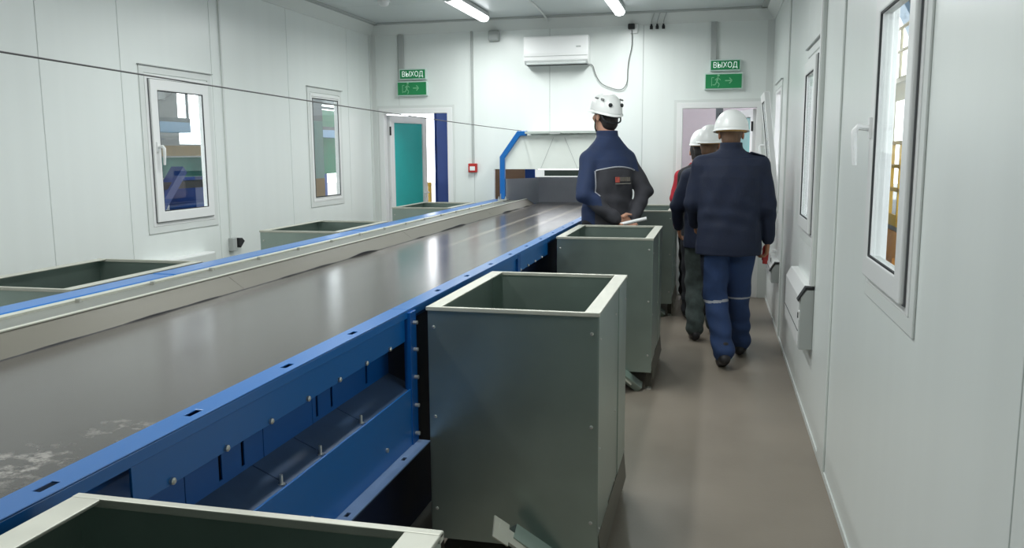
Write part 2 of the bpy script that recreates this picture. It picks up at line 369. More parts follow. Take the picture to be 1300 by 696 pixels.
# right side top flange in lengths, each with oblong holes
def flange(y0, y1):
    holes = []
    k = math.ceil((y0-1.118)/.41)
    y = 1.118+.41*k
    while y < y1-.05:
        if y > y0+.05: holes.append((y-.022, y+.022))
        y += .41
    mb = MB()
    us = [(-1.086, -1.070, a, b) for a, b in holes]
    t = MB().plate(FX0, FX1, y0, y1, us, .004, 0)
    mb.add([(v[0], v[2], BINH-.004+v[1]) for v in t.v], t.f)
    mb.box(FX0, FX0+.004, y0, y1, BZ+.002, BINH-.004)
    mb.box(FX1-.004, FX1, y0, y1, BINH-.03, BINH-.004)
    o = obj('side_flange', mb, BLUE, cv, bevel=.0015)
for a, b in ((CY0, .2), (.2, 2.75), (2.75, 5.3), (5.3, 7.85), (7.85, CY1)): flange(a+.001, b-.001)
for k in range(-1, 4):
    m0 = 1.30+2.55*k                          # each bay
    m1 = m0+1.5 if k >= 0 else .15
    if k <= 3 and m1 < 9.2:
        o = obj('side_plate', B(-1.064, -1.058, m0, m1, .885, BINH-.006), BLUE, cv, bevel=.001)
        bl = MB()
        y = m0+.115
        while y < m1-.03:
            bl.lathe([(.008, 0), (.008, .006), (.004, .009)], (-1.058, y, .893), 8, 'x'); y += .196
        obj('bolt', bl, STEEL, o)
    if k in (0, -1):
        slots = []
        for ys in (m0+.04, m0+.42, m0+.52, m0+.93, m0+1.03, m0+1.3): slots.append((ys-.007, ys+.007, .765, .83))
        pb = MB(); y = m0
        for j, (ya, yb) in enumerate(((m0, m0+.28), (m0+.28, m0+.62), (m0+.62, m0+.9), (m0+.9, m1))):
            q = MB().plate(ya+.0015, yb-.0015, .735, .93, [h for h in slots if ya < h[0] < yb], .004, 0)
            qq = MB(); qq.add([(-1.152+v[1], v[0], v[2]) for v in q.v], q.f)
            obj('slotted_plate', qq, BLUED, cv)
        for ya, yb in ((m0, m0+.56), (m0+.56, m0+.78), (m0+.78, m0+1.06), (m0+1.06, m1)):
            sp = obj('shelf_plate', MB().add([(-1.150, ya+.002, .752), (-1.047, ya+.002, .706), (-1.047, yb-.002, .706), (-1.150, yb-.002, .752),
                                         (-1.150, ya+.002, .746), (-1.047, ya+.002, .700), (-1.047, yb-.002, .700), (-1.150, yb-.002, .746)],
                                        [(0, 1, 2, 3), (7, 6, 5, 4), (0, 4, 5, 1), (1, 5, 6, 2), (2, 6, 7, 3), (3, 7, 4, 0)]), mat('dusty_blue_shelf', (64, 88, 122), .5, var=.12, vscale=9), cv)
            sb = MB().lathe([(.011, 0), (.011, .006), (.005, .006), (.005, .03)], (-1.06, yb-.012, .708), 8)
            obj('screw', sb, STEEL, sp)
        for yb in (m0+.12, m0+.36, m0+.86):
            obj('wing_nut', MB().tube([(-1.14, yb, .872), (-1.10, yb+.005, .868), (-1.095, yb+.02, .88)], .006, 6), STEEL, cv)
        lp = obj('lower_plate', B(-1.046, -1.040, m0-.1, m1, .505, .712), BLUE, cv, bevel=.001)
        obj('bolt', MB().lathe([(.008, 0), (.008, .006)], (-1.04, m0+.66, .57), 8, 'x').lathe([(.008, 0), (.008, .006)], (-1.04, m0+1.2, .57), 8, 'x'), STEEL, lp)
        q = MB().plate(-1.046, -.992, m0-.1, m1, [(-1.026, -1.012, yy-.014, yy+.014) for yy in (m0+.35, m0+.84, m0+1.3)], .005, 0)
        bf = MB(); bf.add([(v[0], v[2], .5+v[1]) for v in q.v], q.f)
        obj('bottom_flange', bf, mat('pale_blue_worn', (98, 122, 158), .45, var=.1, vscale=12), cv)
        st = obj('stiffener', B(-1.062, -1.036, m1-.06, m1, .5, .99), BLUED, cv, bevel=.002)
        sb = MB()
        for zz in (.95, .852, .75, .645, .54): sb.tube([(-1.036, m1-.03, zz), (-1.02, m1-.03, zz)], .007, 6)
        obj('bolt', sb, STEEL, st)
    # added back web; dark colour stands in for shade under the frame
    if k in (1, 2): obj('stiffener', B(-1.062, -1.045, m0+.6, m0+.66, .88, .99), BLUED, cv)
obj('shade_web', B(-1.2, -1.19, CY0, CY1, .02, BZ-.05), mat('shade_blue', (14, 34, 70), .6, var=.1), cv)
lg = .0
for yy in (.0, 2.55, 5.1, 7.65, 9.0):
    for xx in (-1.26, -2.2):
        obj('leg', B(xx-.04, xx+.04, yy-.04, yy+.04, 0, BZ-.05).box(xx-.07, xx+.07, yy-.07, yy+.07, 0, .008), BLUED, cv, bevel=.003)
# left side: skirt, flat cover, white strip, blue rail
yy = CY0
for y1 in (1.1, 3.2, 5.3, 7.4, 9.18):
    sk = MB()
    prof = [(-1.968, .972), (-2.05, 1.030), (-2.064, 1.030), (-2.064, 1.022), (-2.054, 1.022), (-1.974, .966)]
    sk.prism(prof, yy+.001, y1-.001)
    obj('skirt_plate', sk, SKIRT, cv)
    obj('skirt_edge', B(-2.066, -2.046, yy+.001, y1-.001, 1.030, 1.034), GALVL, cv)
    cp = obj('cover_plate', B(-2.262, -2.066, yy+.001, y1-.001, 1.008, 1.016), GALV if 0 else mat('grey_cover', (128, 130, 124), .45, .4, var=.06, vscale=8), cv)
    st = obj('edge_strip', B(-2.30, -2.262, yy+.001, y1-.001, 1.008, 1.024), GALVL, cv)
    cl = MB(); y = yy+.2
    while y < y1: cl.box(-2.262, -2.245, y-.006, y+.006, 1.016, 1.03); y += .42
    obj('clip', cl, STEEL, st)
    obj('blue_rail', B(-2.432, -2.301, yy+.001, y1-.001, .96, 1.026), BLUE, cv, bevel=.012)
    yy = y1
# dark ribbon standing in for shade in the uneven gap under the skirt
sl = MB(); n_ = 240; V_ = []; F_ = []
for i in range(n_):
    y = 1.2+i*(9.15-1.2)/(n_-1); hh_ = .002+.013*max(0, math.sin(y*2.1+1)*math.sin(y*5.3)*.8+.25*math.sin(y*13))*min(1, max(0, (y-2.0)/.6))
    V_ += [(-1.968, y, BZ), (-1.961, y, BZ), (-1.963, y, BZ+hh_), (-1.97, y, BZ+hh_)]
for i in range(n_-1):
    for q in range(4): F_.append((4*i+q, 4*i+(q+1) % 4, 4*i+4+(q+1) % 4, 4*i+4+q))
sl.add(V_, F_)
obj('gap_shade_strip', sl, DARK, cv)
# end of the conveyor beyond the wall
obj('end_plate', B(-2.02, -1.0, 9.66, 9.672, .8, 1.272), BELTG, cv)
obj('wing_plate', MB().bar((-2.30, 9.22, 1.08), (-2.02, 9.665, 1.08), .008, .34), BELTG, cv)
obj('end_roller', MB().lathe([(.06, -.45), (.06, .45)], (-1.53, 9.58, BZ-.08), 20, 'x'), STEEL, cv, smooth='auto')

# hood over the outlet
hd = tag(empty('outlet_hood', (0, 8.92, 0)), 'white outlet hood with bent blue tube frame in front of wall opening', 'hood')
HR = -.96
for sx, nm in ((0, 'l'), (1, 'r')):
    f = (lambda x: x) if not sx else (lambda x: -2.262+HR-x+.262-.262)
    pts = [(-2.262, 1.04), (-2.262, 1.49), (-2.075, 1.748), (-1.99, 1.748)]
    if sx: pts = [(-2.262+ (HR+2.262) - (p[0]+2.262), p[1]) for p in pts]
    mb = MB()
    wd = .055
    # mitred flat-section tube
    P = [Vector((p[0], 0, p[1])) for p in pts]; off = []
    for i in range(len(P)):
        d0 = (P[i]-P[i-1]).normalized() if i else (P[1]-P[0]).normalized()
        d1 = (P[i+1]-P[i]).normalized() if i < len(P)-1 else d0
        n0 = Vector((-d0.z, 0, d0.x)); n1 = Vector((-d1.z, 0, d1.x)); n = (n0+n1).normalized(); off.append(n*(wd/2/n.dot(n0)))
    V = []
    for p, o_ in zip(P, off):
        for yy_ in (-.03, .03): V += [p+o_+Vector((0, yy_, 0)), p-o_+Vector((0, yy_, 0))]
    F = [(0, 1, 3, 2)]
    for i in range(len(P)-1):
        a = 4*i; b = a+4; F += [(a, b, b+1, a+1), (a+2, a+3, b+3, b+2), (a, a+2, b+2, b), (a+1, b+1, b+3, a+3)]
    a = 4*(len(P)-1); F.append((a, a+2, a+3, a+1))
    obj('bent_tube', MB().add(V, F), BLUE, hd, bevel=.006)
    x = pts[0][0]
    obj('foot_bracket', B(x-.05, x+.05, -.05, .05, 1.026, 1.04).box(x-.02, x-.012, -.04, .04, 1.04, 1.10), STEEL, hd)
    obj('foot_bolt', MB().lathe([(.012, 0), (.012, .014), (.007, .014), (.007, .03)], (x-.038, -.03, 1.04), 6).lathe([(.012, 0), (.012, .014), (.007, .014), (.007, .03)], (x+.038, -.03, 1.04), 6), STEEL, hd)
obj('front_panel', MB().prism([(-2.235, 1.365), (-.99, 1.365), (-.99, 1.48), (-1.17, 1.725), (-2.06, 1.725), (-2.235, 1.48)], .005, .011), mat('hood_white', (226, 231, 225), .3, var=.02), hd)
obj('top_sheet', MB().prism([(-2.0, 1.742), (-1.24, 1.742), (-1.24, 1.765), (-2.0, 1.765)], -.06, .22), mat('hood_grey', (188, 196, 190), .35, .2, var=.03), hd)
obj('hook', B(-1.73, -1.62, -.075, -.06, 1.735, 1.762).lathe([(.014, -.09), (.014, -.06)], (-1.62, 0, 1.75), 10, 'y'), GREYP, hd)
for x0, x1 in ((-1.70, -1.84), (-1.58, -1.44)):
    obj('crease', MB().bar((x0, .004, 1.70), (x1, .004, 1.37), .004, .002, (0, 1, 0)), GREYP, hd)
obj('viewing_slot', MB().plate(-1.9, -1.2, 1.28, 1.362, [(-1.80, -1.34, 1.292, 1.352)], .012, .0), PVC, hd)
obj('dark_glass', B(-1.80, -1.34, .004, .010, 1.292, 1.352), mat('smoked_glass', (52, 60, 56), .15, var=.1), hd)

# pull-cord along the conveyor
wr = MB(); p0 = Vector((-2.36, -1.2, 1.985)); p1 = Vector((-2.05, 8.9, 1.775)); pts = []
for i in range(41):
    t_ = i/40; p = p0.lerp(p1, t_); p.z -= .10*4*t_*(1-t_)*.35; pts.append(p)
tag(obj('pull_cord', wr.tube(pts, .0035, 6), WIRE), 'thin grey cord stretched above the conveyor to the hood', 'cord')

# ------------------------------------------------------------------ sorting bins
def make_bin():
    t = empty('sorting_bin')
    W, D, Z0 = .62, .91, .12
    th = .004
    rv = lambda x, y: MB()
    fp = obj('front_panel', B(0, W, 0, th, Z0, BINH-.004), GALV, t, bevel=.0015)
    bp = obj('back_panel', B(0, W, D-th, D, Z0, BINH-.004), GALV, t)
    lp = obj('side_panel', B(0, th, th, D-th, Z0, BINH-.004), GALV, t)
    rp = obj('side_panel', B(W-th, W, th, D-th, Z0, BINH-.004), GALV, t)
    obj('corner_angle', B(W, W+.003, .0, .30, Z0, BINH-.006), GALV, rp)
    obj('fold_strip', B(W, W+.003, .62, D, Z0+.02, BINH-.006), GALV, rp)
    fl_ = obj('floor_panel', B(th, W-th, th, D-th, .30, .304), GALV, t)
    # rim: broad flat flanges at the sides, thin folded lips front and back
    obj('rim_flange', B(-.004, .05, -.004, D+.004, BINH-.006, BINH), GALVL, t, bevel=.0015)
    obj('rim_flange', B(W-.05, W+.006, -.004, D+.004, BINH-.006, BINH), GALVL, t, bevel=.0015)
    obj('rim_lip', B(-.004, W+.006, -.007, .010, BINH-.014, BINH+.001), GALVL, t, bevel=.002)
    obj('rim_lip', B(-.004, W+.006, D-.010, D+.007, BINH-.014, BINH+.001), GALVL, t, bevel=.002)
    for pn, y, s in ((fp, 0, -1), (bp, D, 1)):
        r = MB()
        for x in (.022, W-.022):
            for z in (.925, .59, .235): r.lathe([(.007, 0), (.006, s*.003), (.002, s*.004)], (x, y, z), 8, 'y')
        obj('rivet', r, STEEL, pn)
    r = MB()
    for y in (.04, .5, D-.04):
        for z in (.9, .5, .2): r.lathe([(.006, 0), (.005, .003)], (W+.003, y, z), 8, 'x')
    obj('rivet', r, STEEL, rp)
    # base: hopper skirt, angle frame, legs
    sk = MB()
    for s in (0, 1):
        x = W if s else 0; d = 1 if s else -1
        sk.add([(x, .02, Z0+.06), (x, D-.02, Z0+.06), (x+d*.012, D-.04, .07), (x+d*.012, .04, .07),
                (x+d*.004, .02, Z0+.06), (x+d*.004, D-.02, Z0+.06), (x+d*.016, D-.04, .07), (x+d*.016, .04, .07)],
               [(0, 1, 2, 3), (7, 6, 5, 4), (0, 4, 5, 1), (1, 5, 6, 2), (2, 6, 7, 3), (3, 7, 4, 0)])
        obj('base_angle', sk, SKIRT, t); sk = MB()
    for x in (.0, W-.035):
        for y in (.03, D-.065):
            lg_ = obj('leg', B(x, x+.035, y, y+.005, .02, Z0+.05).box(x if x else x, (x+.005) if not x else x+.035, y, y+.035, .02, Z0+.05), SKIRT, t)
            obj('foot_bolt', MB().lathe([(.022, 0), (.022, .01), (.008, .012), (.008, .05)], (x+.0175, y+.018, 0), 10), STEEL, lg_)
    # discharge flap lever poking out at the front
    lv = obj('flap_lever', MB().bar((.30, -.16, .255), (.50, -.05, .06), .05, .006, (0, -.5, 1)).bar((.285, -.17, .27), (.33, -.14, .225), .09, .005, (0, -.5, 1)), GALVL, t)
    obj('lever_hinge', MB().bar((.33, -.10, .215), (.55, .0, .02), .06, .05, (0, -.5, 1)), GALV, lv)
    obj('blue_latch', B(.36, .44, -.04, .03, .03, .10), BLUE, lv, bevel=.008)
    return t
def copy_tree(o, parent=None):
    c = o.copy(); COL.objects.link(c); c.parent = parent
    for ch in list(o.children): copy_tree(ch, c)
    return c
bin0 = make_bin()
bl = [(-1.0, 2.82, 0, 'tall galvanised bin in the middle, in front of the slotted blue conveyor side'),
      (-1.0, .19, 0, 'galvanised bin cut by the lower picture edge, nearest the viewer'),
      (-1.0, 5.37, 0, 'galvanised bin right of the conveyor in front of the man with clasped hands'),
      (-1.0, 7.92, 0, 'galvanised bin right of the conveyor beside the far right door'),
      (-2.575, 3.80, 180, 'open galvanised bin by the left wall, nearest the viewer'),
      (-2.575, 6.36, 180, 'galvanised bin by the left wall between the two windows'),
      (-2.575, 8.93, 180, 'galvanised bin by the left wall in front of the teal door')]
for i, (x, y, r_, lb) in enumerate(bl):
    b = bin0 if i == 0 else copy_tree(bin0)
    b.location = (x, y, 0); b.rotation_euler = (0, 0, R(r_)); tag(b, lb, 'bin', 'galvanised sorting bins along the conveyor')

# ------------------------------------------------------------------ fittings on the walls
def sign(x0, x1, z0, z1, kind, label):
    t = tag(empty('exit_sign', ((x0+x1)/2, YF, (z0+z1)/2)), label, 'sign')
    W, H = (x1-x0)/2, (z1-z0)/2
    obj('sign_housing', B(-W, W, -.045, 0, -H, H), SIGNF, t, bevel=.006)
    obj('sign_face', B(-W+.012, W-.012, -.048, -.045, -H+.012, H-.012), GREEN, t)
    if kind == 'text':
        tm = text_mesh('ВЫХОД', H*1.35, SIGNW, .0008, 'lettering', t)
        me = tm.data; xs_ = [v.co.x for v in me.vertices]; wd = max(xs_)-min(xs_) if xs_ else 1
        k = (W*1.55)/wd
        tm.rotation_euler = (R(90), 0, 0); tm.scale = (k, 1, 1); tm.location = (0, -.0492, -.002)
    else:
        # running figure and arrow
        g = MB(); y0, y1 = -.0505, -.048
        def st(a, b, w_): g.bar((a[0], -.0492, a[1]), (b[0], -.0492, b[1]), w_, .002, (0, 1, 0))
        s = H*1.15
        for ox in (-W*.32,):
            g.lathe([(s*.13, -.0505), (s*.13, -.0482)], (ox+.1*s, 0, s*.62), 10, 'y')
            st((ox+.05*s, s*.45), (ox-.06*s, -.05*s), s*.17); st((ox-.06*s, -.02*s), (ox+.2*s, -.3*s), s*.1); st((ox+.2*s, -.3*s), (ox+.08*s, -.62*s), s*.09)
            st((ox-.06*s, -.05*s), (ox-.25*s, -.38*s), s*.1); st((ox-.25*s, -.38*s), (ox-.5*s, -.36*s), s*.09)
            st((ox+.05*s, s*.4), (ox+.32*s, s*.12), s*.08); st((ox+.03*s, s*.4), (ox-.25*s, s*.12), s*.08)
        st((W*.08, s*.05), (W*.42, s*.05), s*.12); st((W*.3, s*.35), (W*.44, s*.05), s*.11); st((W*.3, -s*.25), (W*.44, s*.05), s*.11)
        st((-W*.62, s*.4), (-W*.62, -s*.5), s*.07); st((-W*.62, s*.4), (-W*.5, s*.4), s*.07)
        obj('pictogram', g, SIGNL, t)
sign(-3.505, -3.185, 2.362, 2.482, 'text', 'lit white-lettered exit sign above the left door')
sign(-3.535, -3.175, 2.182, 2.345, 'pic', 'green running-figure plate above the left door')
sign(-.095, .215, 2.362, 2.478, 'text', 'lit white-lettered exit sign above the right door')
sign(-.145, .24, 2.175, 2.342, 'pic', 'green running-figure plate above the right door')
def far(mb, name, m, label, cat, **k):
    o = obj(name, mb, m, **k); o.location = (0, YF, 0); return tag(o, label, cat)
far(B(-3.515, -3.455, -.03, 0, 2.48, 2.86), 'cable_trunking', GREYP, 'grey trunking dropping to the left exit sign', 'trunking', bevel=.003)
far(B(-.09, -.03, -.03, 0, 2.48, 2.86), 'cable_trunking', GREYP, 'grey trunking dropping to the right exit sign', 'trunking', bevel=.003)
far(B(-2.672, -2.645, -.018, 0, 1.42, 2.90), 'conduit', GREYP, 'slim grey conduit dropping to the red alarm box', 'conduit', bevel=.002)
cp = tag(empty('alarm_box', (-2.66, YF, 1.375)), 'small red fire alarm call box on the far wall', 'alarm')
obj('box_body', B(-.05, .05, -.045, 0, -.05, .05), RED, cp, bevel=.006)
obj('white_plate', B(-.03, .03, -.048, -.045, -.028, .018), SIGNW if 0 else PVC, cp)
jb = tag(empty('junction_box', (-2.40, YF, 2.80)), 'grey junction box under the ceiling of the far wall', 'box')
obj('box_body', B(-.06, .06, -.06, 0, -.05, .06), GREYP, jb, bevel=.012); obj('box_lid', B(-.05, .05, -.066, -.06, -.04, .05), GREYP, jb, bevel=.004)
# air conditioner
ac = tag(empty('air_conditioner', (-1.685, YF, 2.615)), 'white wall-mounted air conditioner on the far wall', 'air conditioner')
pr_ = [(0, -.145), (-.14, -.145), (-.19, -.105), (-.2, -.03), (-.2, .13), (-.185, .145), (0, .145)]
obj('body', MB().prism(pr_, -.345, .345, 'x'), PVC, ac, bevel=.006)
obj('louvre', MB().bar((-.32, -.168, -.128), (.32, -.168, -.128), .062, .006, (0, -.55, 1)), mat('louvre_grey', (196, 202, 200), .4, var=.02), ac)
obj('outlet', MB().bar((-.325, -.10, -.148), (.325, -.10, -.148), .07, .004), GASK, ac)
obj('front_seam', B(-.345, .345, -.2015, -.2, -.062, -.059), GREYP, ac)
obj('display', B(.22, .27, -.2015, -.2, .02, .035), GREYP, ac)
# cable from the air conditioner to the socket
so = tag(empty('power_socket', (-.90, YF, 2.825)), 'small socket with dark plug under the far ceiling trim', 'socket')
obj('socket_body', B(-.02, .06, -.03, 0, -.05, .045), PVC, so, bevel=.004); obj('plug', B(-.04, .03, -.07, -.03, -.01, .045), GASK, so, bevel=.008)
cpts = [(-1.34, -.02, 2.475), (-1.31, -.02, 2.45), (-1.28, -.02, 2.36), (-1.22, -.02, 2.27), (-1.13, -.02, 2.225), (-1.04, -.02, 2.20), (-.98, -.025, 2.215), (-.945, -.03, 2.28), (-.94, -.03, 2.40), (-.93, -.03, 2.50), (-.90, -.03, 2.65), (-.90, -.045, 2.81)]
def smooth_path(p, n=6):
    p = [Vector(a) for a in p]; out = []
    for i in range(len(p)-1):
        a, b, c, d = p[max(i-1, 0)], p[i], p[i+1], p[min(i+2, len(p)-1)]
        for k in range(n):
            t = k/n; out.append(.5*((2*b)+(c-a)*t+(2*a-5*b+4*c-d)*t*t+(3*b-a-3*c+d)*t**3))
    return out+[p[-1]]
far(MB().tube(smooth_path(cpts), .0045, 6), 'power_cable', CABLE, 'grey cable looping from air conditioner up to socket', 'cable')
for i, x in enumerate((-.70, -.64, -.575)):
    k = tag(empty('cable_gland', (x, YF, 2.84)), 'small dark cable gland under the far ceiling trim, '+['left', 'middle', 'right'][i]+' of three', 'gland', 'cable glands on the far wall')
    obj('gland_body', MB().lathe([(.008, -.03), (.016, -.03), (.016, 0), (.01, .008), (.01, .02)], (0, -.03, 0), 10), DARK, k)
    obj('gland_wire', MB().tube(smooth_path([(0, -.03, .015), (.004, -.05, .05), (.025, -.09, .10), (.04, -.10, .14)]), .005, 6), GREYP, k)
sd = tag(empty('smoke_detector', (-3.12, 7.75, ZC-.004)), 'round white smoke detector on the ceiling near left wall', 'detector')
obj('detector_base', MB().lathe([(.06, -.012), (.06, 0)], n=20), PVC, sd); obj('detector_dome', MB().lathe([(.01, -.05), (.03, -.048), (.045, -.036), (.05, -.012)], n=20), PVC, sd, smooth='auto')
ck = MB().tube([(-1.74, 6.3, ZC-.015), (-1.78, 8.6, ZC-.015), (-1.80, 9.02, ZC-.03), (-1.80, 9.08, ZC-.06)], .01, 8)
tag(obj('ceiling_conduit', ck, TRIM), 'thin white conduit across the ceiling to far wall', 'conduit')
# left wall fittings
lc = tag(obj('conduit', B(-.009, .009, -.014, 0, .86, 2.86), TRIM), 'slim conduit down the left wall beside the nearest window', 'conduit'); lc.location = (XL, 6.11, 0); lc.rotation_euler = (0, 0, R(90))
ls = tag(empty('wall_socket', (XL, 6.11, .82), R(90)), 'small socket with dark hooded plug on the left wall', 'socket')
obj('socket_body', B(-.03, .03, -.045, 0, -.06, .05), GREYP, ls, bevel=.006)
obj('hooded_plug', MB().prism([(.035, -.02), (.045, .045), (.09, .04), (.125, .012), (.11, 0), (.06, -.04)], -.06, -.01), GASK, ls, bevel=.006)
def heater(name, y0, y1, z0, z1, label):
    t = tag(empty(name, (XR, 0, 0), R(-90)), label, 'heater')
    d = .075
    obj('body', MB().prism([(0, z0), (-d+.01, z0), (-d, z0+.02), (-d, z1-.06), (-d+.03, z1), (0, z1)], -y1, -y0-.055, 'x'), PVC, t, bevel=.004)
    obj('control_end', MB().prism([(0, z0+.005), (-d+.004, z0+.005), (-d+.004, z1-.05), (-d+.034, z1-.01), (0, z1-.01)], -y0-.055, -y0, 'x'), GREYP, t, bevel=.004)
    obj('front_groove', B(-y1, -y0-.055, -d-.001, -d+.002, z0+.10, z0+.106), GASK, t)
    obj('dial', MB().lathe([(.018, 0), (.016, .014)], (-y0-.0275, -d+.02, z0+.27), 12, 'z'), PVC, t)
    obj('switch', B(-y0-.045, -y0-.01, -d-.002, -d+.006, z0+.17, z0+.22), PVC, t, bevel=.002); obj('switch_key', B(-y0-.038, -y0-.018, -d-.006, -d, z0+.18, z0+.21), GASK, t)
    obj('dark_cap', MB().prism([(-d-.008, z1-.075), (-d+.034, z1-.005), (0, z1-.005), (0, z1+.004), (-d+.03, z1+.006), (-d-.012, z1-.066)], -y0-.06, -y0+.004, 'x'), GASK, t)
    for yy in (y0+.2, y1-.2): obj('wall_bracket', B(-yy-.02, -yy+.02, -.03, 0, z0-.02, z0+.02), GREYP, t)
heater('convector_heater', 4.78, 5.72, .45, .80, 'white convector heater on the right wall below the middle window')
heater('convector_heater', 7.22, 7.95, .45, .62, 'small white convector heater on the right wall near the door')
tr = tag(empty('cable_trunking', (XR, 0, 0), R(-90)), 'vertical white trunking ending above the convector heater', 'trunking')
obj('trunking_body', B(-4.83, -4.76, -.022, 0, .815, 2.87), TRIM, tr, bevel=.003); obj('trunking_lid', B(-4.822, -4.768, -.026, -.022, .815, 2.87), PVC, tr)
cs = tag(empty('cover_strip', (XR, 0, 0), R(-90)), 'broad vertical cover strip on the right wall between two windows', 'strip')
obj('strip_sheet', B(-4.30, -4.06, -.010, 0, 0.03, 2.87), PANEL, cs, bevel=.004)
cs = tag(empty('cover_strip', (XR, 0, 0), R(-90)), 'narrow vertical joint strip on the right wall by the tipped window', 'strip')
obj('strip_sheet', B(-7.18, -7.10, -.012, 0, .03, 2.87), TRIM, cs, bevel=.003)
cb = tag(obj('corner_strip', B(XR-.07, XR, YF-.012, YF, 0, 2.87), TRIM), 'white corner strip between far and right walls', 'strip')
cb = tag(obj('corner_strip', B(XL, XL+.06, YF-.012, YF, 0, 2.87).box(XL, XL+.01, YF-.06, YF-.012, 0, 2.87), TRIM), 'white corner angle between far and left walls', 'strip')
pk = empty('trim_4'); struct(pk)
for xx in (XL-.05, XR):
    for y0_ in (YB-.05, YF): obj('corner_post', B(xx+(.0005 if xx > 0 else -.01), xx+(.06 if xx > 0 else .0495), y0_+(.0005 if y0_ > 0 else -.01), y0_+(.06 if y0_ > 0 else .0495), -.1, ZC), TRIM, pk).location = (0 if xx > 0 else -.0, 0, 0)
lb2 = tag(empty('cable_box', (XL, 0, 0), R(90)), 'low white cable box on the left wall behind the near bin', 'box')
obj('box_body', B(5.0, 5.75, -.09, 0, .70, .80), PVC, lb2, bevel=.006); obj('box_lid', B(5.0, 5.75, -.096, -.09, .71, .79), TRIM, lb2)

